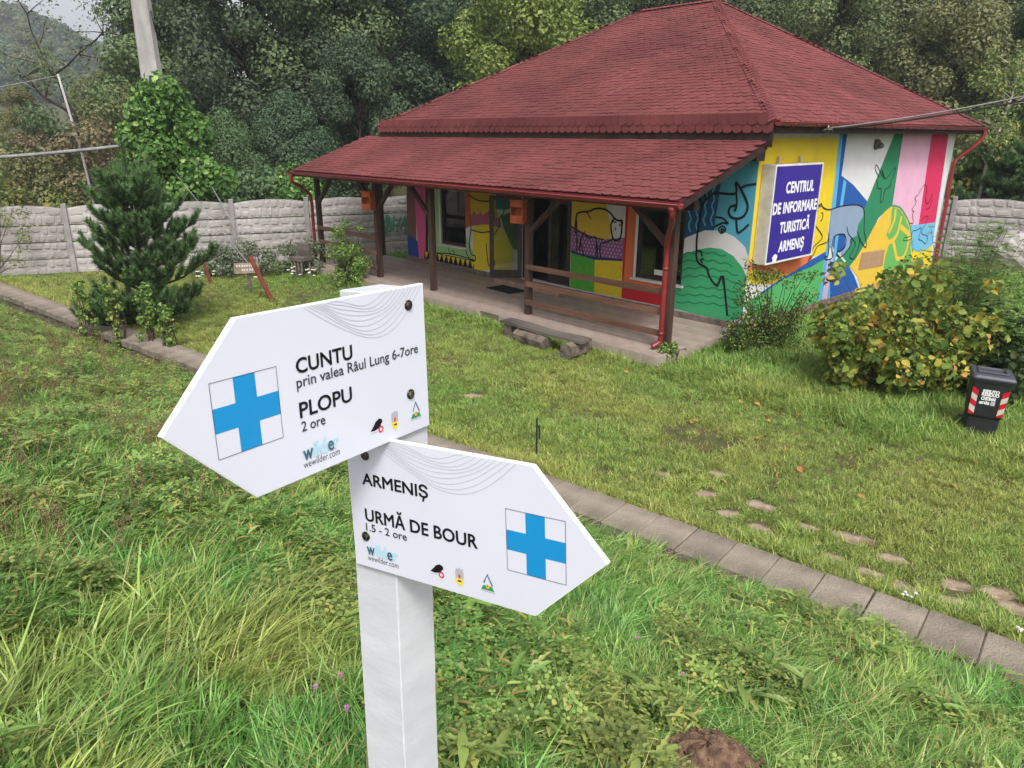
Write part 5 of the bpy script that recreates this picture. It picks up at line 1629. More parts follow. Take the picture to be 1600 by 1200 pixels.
# shrubs behind the fence on the left, brownish and grey green
def shrub(name, x, y, lumps, leaves, size, mat, label, cat='shrub', seed=0, leaf='q', stems=0, stem_mat=None, group=None, up=.35, z0=None):
    g = np.random.default_rng(seed); rr = random.Random(seed)
    C = [l[:3] for l in lumps]; Rd = [l[3] for l in lumps]
    P, N = lump_points(C, Rd, leaves, g, up, .35, .9)
    if leaf == 'r':
        N = N + g.normal(size=N.shape) * .5; N /= np.linalg.norm(N, axis=1, keepdims=True)
    keep = P[:, 2] > .02
    P, N = P[keep], N[keep]
    V, F = (leaf_quads if leaf == 'q' else round_leaves)(P, N, size, g)
    e = empty(name, (x, y, float(height(x, y)) if z0 is None else z0)); tag(e, label, cat, group)
    link('foliage', np_mesh('foliage', V, F, False, mat), e)
    mb = MB()
    for i in range(max(stems, len(lumps)) if name != 'fence_vine' else 7):
        c_ = C[i % len(C)]; q = Vector(c_) + Vector((rr.uniform(-.6, .6), rr.uniform(-.6, .6), rr.uniform(.1, .9))) * Rd[i % len(C)]
        mb.tube(wob((rr.uniform(-.12, .12), rr.uniform(-.12, .12), -.05), q, 4, .05 * max(1, q.length * .4), rr), [.016, .013, .010, .007, .003] if q.length < 2.6 else [.05, .04, .03, .02, .01], 5, cap=False)
    link('stem', mb.mesh('stem', stem_mat or M_twig), e)
    return e
def rl(n, w, d, z0, z1, r0, r1, seed):
    rr = random.Random(seed); return [(rr.uniform(-w, w), rr.uniform(-d, d), rr.uniform(z0, z1), rr.uniform(r0, r1)) for _ in range(n)]
for i, (px, y, w, h, mt, lab) in enumerate((
    (20, 26.5, 1.6, 2.6, F_yel, 'straggly yellow-green shrub over the fence at the left edge'),
    (70, 28.5, 1.8, 3.6, F_dull, 'olive shrub behind the fence under the thin pole'),
    (150, 28.0, 1.7, 4.0, F_brown, 'brown tinged shrub between thin pole and ivy'),
    (110, 33.0, 2.6, 4.2, F_brown, 'tall brownish bush mass below the bare-branched tree'),
    (30, 34.0, 2.6, 4.6, F_mid, 'green bush mass at the left edge behind the fence'),
    (195, 33.0, 2.0, 5.2, F_dull, 'olive bush behind the left flank of the ivy'),
    (390, 27.2, 1.2, 2.5, F_mid, 'green bush topping the fence right of the ivy'),
    (455, 27.0, .9, 2.5, F_ivy, 'fresh green climber on the fence top beside the downpipe'),
    (330, 31, 2.2, 4.6, F_dark, 'dark bush in the gap behind the stay wire'))):
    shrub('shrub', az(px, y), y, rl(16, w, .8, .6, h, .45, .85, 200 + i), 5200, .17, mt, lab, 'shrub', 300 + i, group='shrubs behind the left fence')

shrub('fence_vine', -15.35, 21.3, [(a, b * .15, c_, r) for a, b, c_, r in rl(26, 1.5, .5, .5, 2.1, .12, .28, 230)], 900, .08, F_yel, 'sparse yellowing vine trailing down the fence at the left edge', 'vine', 231, 'q', 0)
# airy tree with dark forked stem, upper left
g = np.random.default_rng(77); rr = random.Random(77)
y = 36; x = az(118, y)
e = empty('airy_tree', (x, y, float(height(x, y)))); tag(e, 'thin airy tree with dark forked branches against the sky, upper left', 'tree')
segs = [(wob((.6, 0, -.3), (.1, 0, 4.6), 5, .08, rr), [.17, .15, .13, .12, .11, .10]), (wob((.1, 0, 4.6), (-1.0, 0, 7.6), 4, .1, rr), [.09, .08, .06, .05, .03]), (wob((.1, 0, 4.6), (-2.2, .2, 6.3), 4, .12, rr), [.09, .07, .06, .04, .02]),
        (wob((-1.0, 0, 7.6), (-1.6, 0, 10.2), 4, .1, rr), [.04, .035, .03, .02, .01]), (wob((-.6, 0, 6.4), (1.9, .2, 8.2), 4, .12, rr), [.05, .04, .03, .02, .01]), (wob((.3, 0, 3.5), (2.6, 0, 6.2), 4, .12, rr), [.06, .05, .04, .03, .02])]
C = []
for i in range(46):
    b = segs[1 + i % 5][0]; p = b[rr.randrange(2, len(b))]
    q = p + Vector((rr.uniform(-1.6, 1.6), rr.uniform(-1.2, 1.2), rr.uniform(-.4, 1.5)))
    segs.append((wob(p, q, 3, .08, rr), [.03, .02, .014, .006])); C.append(tuple(q))
P, N = lump_points(C, [rr.uniform(.4, .8) for _ in C], 2300, g, shell=.2)
V, F = leaf_quads(P, N, .14, g)
link('trunk', trunk_mesh('trunk', segs, M_bark), e); link('crown', np_mesh('crown', V, F, False, F_dull), e)

# far woods on the ridge and hillside: one mass
def make_group(name, coll):
    ng = bpy.data.node_groups.new(name, 'GeometryNodeTree')
    ng.interface.new_socket('Geometry', in_out='INPUT', socket_type='NodeSocketGeometry')
    ng.interface.new_socket('Geometry', in_out='OUTPUT', socket_type='NodeSocketGeometry')
    N, L = ng.nodes, ng.links
    gi, go = N.new('NodeGroupInput'), N.new('NodeGroupOutput')
    ip = N.new('GeometryNodeInstanceOnPoints')
    ci = N.new('GeometryNodeCollectionInfo')
    ci.inputs['Collection'].default_value = coll
    ci.inputs['Separate Children'].default_value = True
    ci.inputs['Reset Children'].default_value = True
    def attr(nm, dt):
        a = N.new('GeometryNodeInputNamedAttribute'); a.data_type = dt; a.inputs['Name'].default_value = nm
        return a.outputs['Attribute']
    L.new(gi.outputs[0], ip.inputs['Points']); L.new(ci.outputs[0], ip.inputs['Instance'])
    ip.inputs['Pick Instance'].default_value = True
    L.new(attr('pick', 'INT'), ip.inputs['Instance Index'])
    L.new(attr('rot', 'FLOAT_VECTOR'), ip.inputs['Rotation'])
    L.new(attr('scl', 'FLOAT'), ip.inputs['Scale'])
    L.new(ip.outputs[0], go.inputs[0])
    return ng
def scatter(name, P, rot, scl, pick, tint, protos, label, cat):
    coll = bpy.data.collections.new(name + '_kinds')
    for i, me in enumerate(protos):
        ob = bpy.data.objects.new('%s_kind_%02d' % (name, i), me); coll.objects.link(ob)
    me = bpy.data.meshes.new(name)
    me.vertices.add(len(P)); me.vertices.foreach_set('co', np.asarray(P, np.float32).ravel())
    def at(nm, ty, arr, key):
        a = me.attributes.new(nm, ty, 'POINT'); a.data.foreach_set(key, np.ascontiguousarray(arr).ravel())
    at('rot', 'FLOAT_VECTOR', np.asarray(rot, np.float32), 'vector'); at('scl', 'FLOAT', np.asarray(scl, np.float32), 'value')
    at('pick', 'INT', np.asarray(pick, np.int32), 'value'); at('tint', 'FLOAT', np.asarray(tint, np.float32), 'value')
    o = link(name, me); tag(o, label, cat, kind='stuff')
    md = o.modifiers.new('scatter', 'NODES'); md.node_group = make_group(name, coll)
    return o
crownp = []
for s in range(3):
    g = np.random.default_rng(500 + s)
    C = [(random.Random(s * 50 + i).uniform(-1.6, 1.6), random.Random(s * 51 + i).uniform(-1.6, 1.6), random.Random(s * 52 + i).uniform(1.5, 6.5)) for i in range(12)]
    P, N = lump_points(C, [1.5] * 12, 2200, g, shell=.6)
    V, F = leaf_quads(P, N, .75, g)
    crownp.append(np_mesh('canopy', V, F, False, (F_mid, F_dark, F_dull)[s]))
g = np.random.default_rng(9)
n = 2600
X = g.uniform(-520, -60, n); Y = g.uniform(120, 460, n)
keep = (height(X, Y) > 12); X, Y = X[keep], Y[keep]
X2 = g.uniform(-12, 75, 500); Y2 = g.uniform(84, 130, 500)
X, Y = np.concatenate([X, X2]), np.concatenate([Y, Y2])
rot = np.zeros((len(X), 3)); rot[:, 2] = g.uniform(0, 6.28, len(X))
scatter('far_wood', np.stack([X, Y, height(X, Y) - .5], 1), rot, g.uniform(1.0, 1.7, len(X)), g.integers(0, 3, len(X)), np.zeros(len(X)), crownp, 'hazy wooded hill in the distance at upper left', 'wood')

# ---------------------------------------------------------------- ivy round the pole
g = np.random.default_rng(31); rr = random.Random(31)
C, Rd = [], []
for i in range(60):
    t = i / 59
    z = 1.5 + 3.75 * t
    w = 1.6 * math.sin(math.pi * (.36 + .56 * t)) ** .8
    a = rr.uniform(0, 6.28); q = w * rr.uniform(.3, .95)
    C.append((q * math.cos(a) * 1.05, q * math.sin(a) * .62, z)); Rd.append(rr.uniform(.34, .6))
P, N = lump_points(C, Rd, 15000, g, .25, .55)
N = N + g.normal(size=N.shape) * .4; N /= np.linalg.norm(N, axis=1, keepdims=True)
V, F = round_leaves(P, N, .125, g)
iv = empty('ivy', (-10.95, 24.45, 0)); tag(iv, 'dense bright green ivy smothering the base of the concrete pole', 'ivy')
link('foliage', np_mesh('foliage', V, F, False, F_ivy), iv)
mb = MB()
for i in range(9): mb.tube(wob((rr.uniform(-.3, .3), rr.uniform(-.1, .3), -.1), C[rr.randrange(len(C))], 5, .12, rr), [.04, .035, .03, .02, .015, .008], 5, cap=False)
link('stem', mb.mesh('stem', M_twig), iv)

# ---------------------------------------------------------------- young pine on the lawn
M_needle = foliage('pine needles', [(0, lin((60, 88, 52))), (.6, lin((88, 118, 72))), (1, lin((128, 154, 98)))], rough=.55, trans=.12, objrand=0, hue=0)
g = np.random.default_rng(55); rr = random.Random(55)
pine = empty('young_pine', (-8.05, 15.75, 0)); tag(pine, 'young dark green pine with upright needle tufts on the lawn edge', 'tree')
segs = [([Vector((0, 0, -.1)), Vector((.03, 0, 1.0)), Vector((.0, 0, 2.0)), Vector((.02, .0, 3.0)), Vector((.02, 0, 3.35))], [.075, .06, .045, .03, .018])]
tufts = [((.02, 0, 3.12), (0, 0, 1), .5), ((.02, 0, 3.12), (0.05, 0, 1), .45)]
for wz, nb, ln in ((.15, 8, 1.4), (.42, 8, 1.5), (.75, 8, 1.5), (1.1, 7, 1.4), (1.45, 7, 1.25), (1.8, 6, 1.1), (2.15, 6, .95), (2.45, 5, .75), (2.75, 5, .5)):
    a0 = rr.uniform(0, 6.28)
    for k in range(nb):
        a = a0 + 6.283 * k / nb + rr.uniform(-.4, .4); l_ = ln * rr.uniform(.6, 1.15)
        el = rr.uniform(.3, .7) if wz > .5 else rr.uniform(.05, .3)
        p = Vector((0, 0, wz + rr.uniform(-.12, .12))); q = p + Vector((math.cos(a) * l_, math.sin(a) * l_, l_ * el)); mid = p.lerp(q, .55) - Vector((0, 0, .06 * l_))
        segs.append(([p, mid, q], [.028, .02, .01]))
        d = Vector((math.cos(a) * .55, math.sin(a) * .55, .8)).normalized()
        tufts.append((tuple(q - d * .06), tuple(d), rr.uniform(.30, .38)))
        for s in range(6):
            f = .25 + .125 * s + rr.uniform(-.05, .05); sd_ = (-1) ** s
            b0 = p.lerp(mid, f / .5) if f < .5 else mid.lerp(q, (f - .5) / .5); dirv = Vector((math.cos(a + sd_ * .9), math.sin(a + sd_ * .9), .55)).normalized()
            e2 = b0 + dirv * l_ * rr.uniform(.16, .3)
            segs.append(([b0, e2], [.012, .007])); tufts.append((tuple(e2 - dirv * .1), tuple((dirv + Vector((0, 0, .5))).normalized()), rr.uniform(.24, .32)))
            tufts.append((tuple(b0 - dirv * .02), tuple((dirv * .4 + Vector((math.cos(a) * .5, math.sin(a) * .5, .6))).normalized()), rr.uniform(.2, .28)))
PINE_S = Matrix.Diagonal((.86, .86, 1.07, 1))
link('trunk', trunk_mesh('trunk', segs, M_bark, 6), pine, None, PINE_S)
allV, allF = [], []
base = 0
for p, d, ln in tufts:
    nn = 230
    p = np.array(p); d = np.array(d)
    t = g.uniform(0, 1, nn)
    o_ = p + d * (t * ln)[:, None]
    r = unit(nn, g); r -= d * (r @ d)[:, None]; r /= np.linalg.norm(r, axis=1, keepdims=True)
    out = d * .75 + r * g.uniform(.45, .95, nn)[:, None]; out /= np.linalg.norm(out, axis=1, keepdims=True)
    nl = g.uniform(.10, .15, nn)[:, None]
    sd_ = np.cross(out, unit(nn, g)); sd_ /= np.linalg.norm(sd_, axis=1, keepdims=True)
    w = .0075
    allV.append(np.stack([o_ - sd_ * w, o_ + sd_ * w, o_ + out * nl], 1).reshape(-1, 3))
    allF.append(np.arange(nn * 3).reshape(-1, 3) + base); base += nn * 3
link('needles', np_mesh('needles', np.concatenate(allV), np.concatenate(allF), False, M_needle), pine, None, PINE_S)

# dark small pine behind the right fence
pine2 = empty('dark_pine', (17.9, 26.2, 0)); tag(pine2, 'dark pine tucked behind the boulder at the right picture edge', 'tree')
for ch_ in list(pine.children):
    c2 = ch_.copy(); COL.objects.link(c2); c2.parent = pine2; c2.matrix_local = Matrix.Diagonal((1.25, 1.25, 1.2, 1))

# ---------------------------------------------------------------- hazel turning yellow beside the bin
F_hazel = foliage('hazel leaves', [(0, lin((92, 118, 56))), (.5, lin((126, 148, 70))), (.76, lin((158, 166, 80))), (.88, lin((196, 182, 80))), (.96, lin((212, 180, 80))), (1, lin((204, 154, 88)))], objrand=0, hue=0, trans=.35, drift=.35)
hz = [(a, b, c_ * .92, r * .9) for a, b, c_, r in rl(40, 1.2, .8, .35, 1.5, .3, .5, 61)]
hz += [(a * 1.4, b * 1.3, c_ * 1.18, .15) for a, b, c_, r in rl(34, 1.15, .7, .4, 1.65, .1, .2, 66)]
hz += [(-.2, 0, 1.75, .35), (.5, .1, 1.8, .35), (-.9, 0, 1.2, .35), (.1, .2, 1.95, .25)]
hz = [(a * .88, b, c_, r) for a, b, c_, r in hz]
shrub('hazel_bush', 6.4, 11.6, hz, 8200, .09, F_hazel, 'rounded hazel bush with green, yellow and orange leaves by the bin', 'bush', 62, 'r', 26)
# airy shrub at the near house corner
F_small = foliage('small green leaves', [(0, lin((52, 76, 34))), (.6, lin((88, 112, 50))), (.9, lin((136, 150, 72))), (1, lin((190, 178, 80)))], objrand=.05, trans=.3)
cb_ = rl(34, .75, .45, .12, .85, .2, .34, 71) + rl(26, .62, .35, .8, 1.75, .10, .2, 72)
shrub('corner_shrub', 5.0, 13.75, cb_, 6500, .055, F_small, 'twiggy shrub with small leaves at the near house corner', 'bush', 73, 'q', 40)
# leafy shrub before the left porch end
F_lime = foliage('lime leaves', [(0, lin((84, 112, 48))), (.6, lin((120, 146, 70))), (1, lin((172, 184, 104)))], objrand=.05)
shrub('leafy_shrub', -4.55, 20.35, rl(20, .55, .4, .2, 1.1, .18, .32, 81) + rl(8, .45, .3, 1.2, 1.8, .1, .2, 82), 3000, .075, F_lime, 'tall loose light green shrub before the left porch railing', 'bush', 83, 'q', 24)
# low plant against the porch riser, right
shrub('nettle_clump', 2.9, 13.05, rl(7, .14, .1, .08, .36, .08, .13, 91), 420, .06, F_lime, 'small nettle clump against the porch tiles near the downpipe', 'plant', 92, 'q', 6)

# feathery locust saplings on the right
F_loc = foliage('locust leaflets', [(0, lin((74, 112, 50))), (.6, lin((110, 146, 70))), (1, lin((158, 182, 104)))], objrand=.06, trans=.4)
M_gstem = pm('green stem', lin((112, 112, 72)), lin((92, 92, 58)), scale=5, rough=.8)
def locust(x, y, h, nst, label, seed, spread=.9):
    g = np.random.default_rng(seed); rr = random.Random(seed)
    e = empty('locust_sapling', (x, y, float(height(x, y)))); tag(e, label, 'sapling', 'locust saplings at the right')
    mb = MB(); Ps, Ns = [], []
    for s in range(nst):
        a = rr.uniform(0, 6.28); tp = Vector((math.cos(a) * spread * rr.uniform(.2, 1), math.sin(a) * spread * rr.uniform(.2, .8), h * rr.uniform(.6, 1)))
        st_ = wob((rr.uniform(-.2, .2), rr.uniform(-.2, .2), -.05), tp, 6, .06, rr); mb.tube(st_, [.014, .012, .010, .008, .006, .005, .003], 5, cap=False)
        for i in range(20):
            f = .2 + .8 * i / 19 * .999; k = min(5, int(f * 6)); p = st_[k].lerp(st_[k + 1], f * 6 - k)
            b = rr.uniform(0, 6.28); dr_ = Vector((math.cos(b), math.sin(b), rr.uniform(-.05, .35))).normalized(); ln = rr.uniform(.22, .36)
            sdv = dr_.cross(Vector((0, 0, 1))).normalized()
            q = p + dr_ * ln - Vector((0, 0, .05)); mb.tube([p, p.lerp(q, .5) + Vector((0, 0, .02)), q], [.004, .003, .002], 4, cap=False)
            for j in range(8):
                for sg in (-1, 1):
                    c_ = p.lerp(q, .15 + .85 * j / 7) + sdv * sg * .032
                    Ps.append(tuple(c_)); Ns.append((rr.uniform(-.25, .25), rr.uniform(-.25, .25), 1))
    N = np.array(Ns); N /= np.linalg.norm(N, axis=1, keepdims=True)
    V, F = leaf_quads(np.array(Ps), N, .066, g, .6, .05)
    link('foliage', np_mesh('foliage', V, F, False, F_loc), e); link('stem', mb.mesh('stem', M_gstem), e)
locust(7.6, 12.2, 2.75, 14, 'feathery locust sapling behind the hazel at the right edge', 101)
locust(8.7, 13.9, 2.6, 16, 'taller feathery locust sapling before the right fence', 102, 1.2)
locust(8.0, 11.2, 2.1, 12, 'low feathery locust sapling at the right edge above the bin', 103, .8)
F_shade = foliage('shade-coloured undergrowth leaves', [(0, lin((40, 56, 32))), (.6, lin((60, 78, 44))), (1, lin((96, 104, 56)))], objrand=.05)  # shadow beneath the right-hand saplings put into the leaf colour
shrub('undergrowth', 7.9, 11.3, rl(22, 1.1, .7, .15, 1.25, .3, .5, 111), 3800, .09, F_shade, 'thicket coloured dark as the shadow behind the bin at the right edge', 'bush', 112, 'r', 10)
shrub('undergrowth', 9.6, 15.5, rl(18, 1.3, .8, .2, 1.3, .3, .5, 113), 3000, .10, F_loc, 'green thicket before the fence at the right', 'bush', 114, 'q', 10)
# pale-stemmed young birch and golden bush behind right fence
g = np.random.default_rng(121); rr = random.Random(121)
bx_, by_ = az(1546, 27.5), 27.5
bt = empty('young_birch', (bx_, by_, 0)); tag(bt, 'slender young birch with pale stem and yellowing leaves, far right', 'tree')
st_ = [Vector((0, 0, -.1)), Vector((.05, 0, 1.5)), Vector((.1, 0, 3)), Vector((.3, 0, 4.2)), Vector((.5, 0, 5.4)), Vector((.55, 0, 6.6))]
segs = [(st_, [.075, .065, .055, .045, .03, .012])]; C = []
for i in range(30):
    k = rr.randrange(2, 5); p = st_[k].lerp(st_[k + 1], rr.random()); q = p + Vector((rr.uniform(-1, 1), rr.uniform(-1, 1), rr.uniform(0, .9)))
    segs.append(([p, q], [.018, .006])); C.append(tuple(q))
P, N = lump_points(C, [rr.uniform(.25, .5) for _ in C], 2600, g, shell=.2); V, F = leaf_quads(P, N, .12, g)
link('trunk', trunk_mesh('trunk', segs, M_barkp), bt); link('crown', np_mesh('crown', V, F, False, F_yel), bt)
shrub('golden_shrub', az(1515, 28.6), 28.6, rl(20, 1.2, .8, 1.2, 3.9, .4, .7, 131), 3600, .17, F_yel, 'speckled yellow leaved shrub behind the right end of the house', 'shrub', 132, 'r', 14)
# boulder at the right edge
bo = MB(); V, F = [], []
rr = random.Random(4)
nu, nv = 16, 9
for j in range(nv + 1):
    for i in range(nu):
        a, b = 2 * math.pi * i / nu, math.pi * j / nv
        k = 1 + .12 * math.sin(3 * a + j) + rr.uniform(-.05, .05)
        k *= 1 + .10 * math.sin(5 * a + 2.3 * j) * math.sin(b); V.append((1.0 * k * math.cos(a) * math.sin(b), .8 * k * math.sin(a) * math.sin(b), .75 * k * math.cos(b)))
for j in range(nv):
    for i in range(nu): F.append((j * nu + i, (j + 1) * nu + i, (j + 1) * nu + (i + 1) % nu, j * nu + (i + 1) % nu))
bo.add(V, F, False); bob = bo.build('boulder', M_conc); bob.location = (16.6, 24.2, .35); bob.scale = (.8, .8, .9); tag(bob, 'pale grey boulder at the right picture edge before the fence', 'boulder')

# grey-green sage and white flowers in the bed before the fence
F_sage = foliage('sage leaves', [(0, lin((82, 94, 74))), (.6, lin((116, 126, 102))), (1, lin((156, 160, 136)))], objrand=.06)
for i, (x, y, w, h) in enumerate(((-8.9, 21.6, .7, .75), (-7.6, 21.8, .8, 1.0), (-6.3, 22.2, .7, .85))):
    shrub('sage_bush', x, y, rl(14, w, .4, .15, h, .18, .32, 140 + i), 1900, .08, F_sage, ('grey-green sage bush left of the little notice', 'tall grey-green sage bush behind the little notice', 'grey-green sage bush left of the downpipe foot')[i], 'bush', 150 + i, 'q', 12, group='sage bushes in the bed')
M_petal = pm('white petals', lin((236, 234, 228)), lin((222, 220, 212)), rough=.7)
def flower_clump(x, y, n, w, h, label, seed, r=.03):
    g = random.Random(seed)
    e = empty('white_flowers', (x, y, float(height(x, y)))); tag(e, label, 'flowers')
    mb, st = MB(), MB()
    for i in range(n):
        a, b, z = g.uniform(-w, w), g.uniform(-w * .6, w * .6), h * g.uniform(.6, 1.1)
        mb.add([(a + r * math.cos(t), b + r * math.sin(t), z + .012 * (k % 2)) for k, t in enumerate(np.linspace(0, 2 * math.pi, 9)[:-1])] + [(a, b, z + .02)], [(k, (k + 1) % 8, 8) for k in range(8)])
        st.tube([(a * .9, b * .9, -.02), (a, b, z)], .004, 4, cap=False)
    mb.build('flower_heads', M_petal, e); st.build('stalks', F_lime, e)
flower_clump(-6.05, 20.9, 16, .5, .35, 'white daisies in the bed right of the leaning plank', 1, .045)
flower_clump(-8.9, 20.6, 10, .35, .35, 'white daisies in the bed far left of the notice', 2, .045)
flower_clump(-7.2, 20.2, 7, .25, .3, 'white daisies at the foot of the little notice', 6, .045)
flower_clump(3.62, 5.62, 5, .06, .16, 'white yarrow head beside the kerb near the lawn stones', 3, .014)
flower_clump(4.35, 5.18, 5, .08, .16, 'white yarrow heads by the kerb at the lower right', 4, .014)
flower_clump(4.75, 5.55, 3, .07, .15, 'white yarrow at the right picture edge', 5, .014)
# leafy weeds between pine and kerb
for i, (x, y, h) in enumerate(((-8.75, 14.6, 1.25), (-8.0, 14.35, 1.35), (-7.35, 14.2, 1.15), (-6.75, 13.85, .85))):
    shrub('tall_weed', x, y, [(random.Random(i * 9 + j).uniform(-.12, .12), random.Random(i * 7 + j).uniform(-.12, .12), h * (.2 + .8 * j / 9), .11) for j in range(10)], 330, .085, F_lime,
          ('leafy weed before the left side of the pine', 'tallest leafy weed before the pine', 'leafy weed before the pine trunk', 'short leafy weed at the right foot of the pine')[i], 'weed', 160 + i, 'q', 5, group='weeds before the pine')
# ---------------------------------------------------------------- grass and herbs
def grass_mat(name, ramp, tint, rough=.42, trans=.3, spec=.45):
    """blade colour from a ramp, one pick per blade, drifting to the patch tint"""
    m = bpy.data.materials.new(name); m.use_nodes = True
    t = m.node_tree; N, L = t.nodes, t.links
    b = N['Principled BSDF']; b.inputs['Roughness'].default_value = rough; b.inputs['Specular IOR Level'].default_value = spec
    ge = N.new('ShaderNodeNewGeometry'); cr = N.new('ShaderNodeValToRGB'); el = cr.color_ramp.elements
    while len(el) < len(ramp): el.new(.5)
    for e, (p, c_) in zip(el, ramp): e.position = p; e.color = c_
    L.new(ge.outputs['Random Per Island'], cr.inputs['Fac'])
    at = N.new('ShaderNodeAttribute'); at.attribute_type = 'INSTANCER'; at.attribute_name = 'tint'
    mx = N.new('ShaderNodeMix'); mx.data_type = 'RGBA'; mx.blend_type = 'MIX'
    # keep the blade-to-blade contrast inside a tinted patch
    tm = N.new('ShaderNodeMix'); tm.data_type = 'RGBA'; tm.blend_type = 'MULTIPLY'; tm.inputs['Factor'].default_value = 1; tm.inputs['A'].default_value = tint
    r2 = N.new('ShaderNodeValToRGB'); r2.color_ramp.elements[0].color = (.55, .55, .55, 1); r2.color_ramp.elements[1].color = (1.35, 1.35, 1.35, 1)
    L.new(ge.outputs['Random Per Island'], r2.inputs['Fac']); L.new(r2.outputs['Color'], tm.inputs['B'])
    L.new(at.outputs['Fac'], mx.inputs['Factor']); L.new(cr.outputs['Color'], mx.inputs['A']); L.new(tm.outputs['Result'], mx.inputs['B'])
    # each tuft a little lighter or darker
    oi = N.new('ShaderNodeObjectInfo'); hv = N.new('ShaderNodeHueSaturation'); mr = N.new('ShaderNodeMapRange')
    mr.inputs['To Min'].default_value = .6; mr.inputs['To Max'].default_value = 1.28
    L.new(oi.outputs['Random'], mr.inputs['Value']); L.new(mr.outputs[0], hv.inputs['Value']); L.new(mx.outputs['Result'], hv.inputs['Color'])
    L.new(hv.outputs['Color'], b.inputs['Base Color'])
    tr = N.new('ShaderNodeBsdfTranslucent'); L.new(hv.outputs['Color'], tr.inputs['Color'])
    ms = N.new('ShaderNodeMixShader'); ms.inputs['Fac'].default_value = trans
    L.new(b.outputs[0], ms.inputs[1]); L.new(tr.outputs[0], ms.inputs[2]); L.new(ms.outputs[0], N['Material Output'].inputs['Surface'])
    return m
M_gr1 = grass_mat('bank grass', [(0, lin((58, 104, 40))), (.35, lin((92, 148, 60))), (.7, lin((124, 174, 82))), (.92, lin((162, 196, 118))), (1, lin((204, 206, 144)))], lin((178, 182, 96)))
M_gr2 = grass_mat('lawn grass', [(0, lin((80, 130, 48))), (.4, lin((112, 160, 66))), (.75, lin((144, 180, 86))), (1, lin((194, 196, 122)))], lin((184, 180, 98)))
M_herb = grass_mat('herb leaves', [(0, lin((76, 120, 54))), (.45, lin((106, 150, 70))), (.8, lin((138, 172, 90))), (.93, lin((160, 164, 88))), (1, lin((168, 140, 84)))], lin((150, 156, 84)))
M_straw = pm('dry blades', lin((190, 178, 120)), lin((166, 146, 96)), scale=3, island=.2, rough=.7, trans=.2)
M_seed = pm('dry seed heads', lin((126, 104, 76)), lin((150, 118, 96)), scale=3, island=.3, rough=.9)
M_clov = pm('clover flowers', lin((196, 142, 176)), lin((176, 118, 158)), rough=.8)
def blades(n, h0, h1, w, spread, lean0, lean1, curl, seed, mat, sweep=None, seg=5, arc=None):
    g = np.random.default_rng(seed)
    az_ = g.uniform(0, 6.283, n) if sweep is None else g.normal(sweep, .5 if arc is None else arc, n)
    h = g.uniform(h0, h1, n); r = spread * np.sqrt(g.random(n)); t0 = g.uniform(0, 6.283, n)
    bx, by = r * np.cos(t0), r * np.sin(t0)
    lean = g.uniform(lean0, lean1, n); cu = curl * g.uniform(.5, 1.4, n); wd = w * g.uniform(.6, 1.3, n)
    tw = g.uniform(-.9, .9, n)
    pts = []
    px, pz = np.zeros(n), np.full(n, -.01)
    ang = lean.copy()
    for i in range(seg + 1):
        f = i / seg
        wf = wd * (1 - f ** 1.8) * .5 + .00025
        cx, cy = bx + px * np.cos(az_), by + px * np.sin(az_)
        sa = az_ + np.pi / 2 + tw * f
        pts.append(np.stack([cx - wf * np.cos(sa), cy - wf * np.sin(sa), pz], 1)); pts.append(np.stack([cx + wf * np.cos(sa), cy + wf * np.sin(sa), pz], 1))
        px = px + np.sin(ang) * h / seg; pz = pz + np.cos(ang) * h / seg
        ang = np.minimum(ang + cu / seg, 2.0)
    V = np.stack(pts, 1).reshape(-1, 3)
    k = 2 * (seg + 1)
    i0 = np.arange(n)[:, None] * k
    F = np.concatenate([i0 + np.array([[2 * s, 2 * s + 1, 2 * s + 3, 2 * s + 2]]) for s in range(seg)], 1).reshape(-1, 4)
    return np_mesh('blades', V, F, True, mat)
def herb(n, ln, seed, mat, rise=.4):
    """rosette of toothed leaves"""
    g = np.random.default_rng(seed); V, F = [], []
    ks = 9
    for i in range(n):
        a = g.uniform(0, 6.28); l = ln * g.uniform(.6, 1.2); w = l * g.uniform(.16, .26); el = g.uniform(.1, 1) * rise
        bend = g.uniform(-.6, .6); tooth = g.uniform(.35, .9); b = len(V)
        o_ = g.normal(size=2) * .03; zb = g.uniform(.02, .12)
        p = o_.copy(); aa = a
        for k in range(ks + 1):
            f = k / ks
            wf = (math.sin(math.pi * min(1, f * .9 + .08)) ** .8) * (tooth if k % 2 else 1.0) if k < ks else .02
            d = np.array([math.cos(aa), math.sin(aa)]); s = np.array([-d[1], d[0]])
            z = zb + l * (el * math.sin(f * 2.2))
            fold = .3 * w * wf
            V.append((*(p - s * w * wf * .5), z + fold)); V.append((*p, z)); V.append((*(p + s * w * wf * .5), z + fold))
            p = p + d * l / ks; aa += bend / ks
        for k in range(ks):
            for j in (0, 1): F.append((b + 3 * k + j, b + 3 * k + j + 1, b + 3 * k + j + 4, b + 3 * k + j + 3))
    return np_mesh('leaves', np.array(V), np.array(F), False, mat)
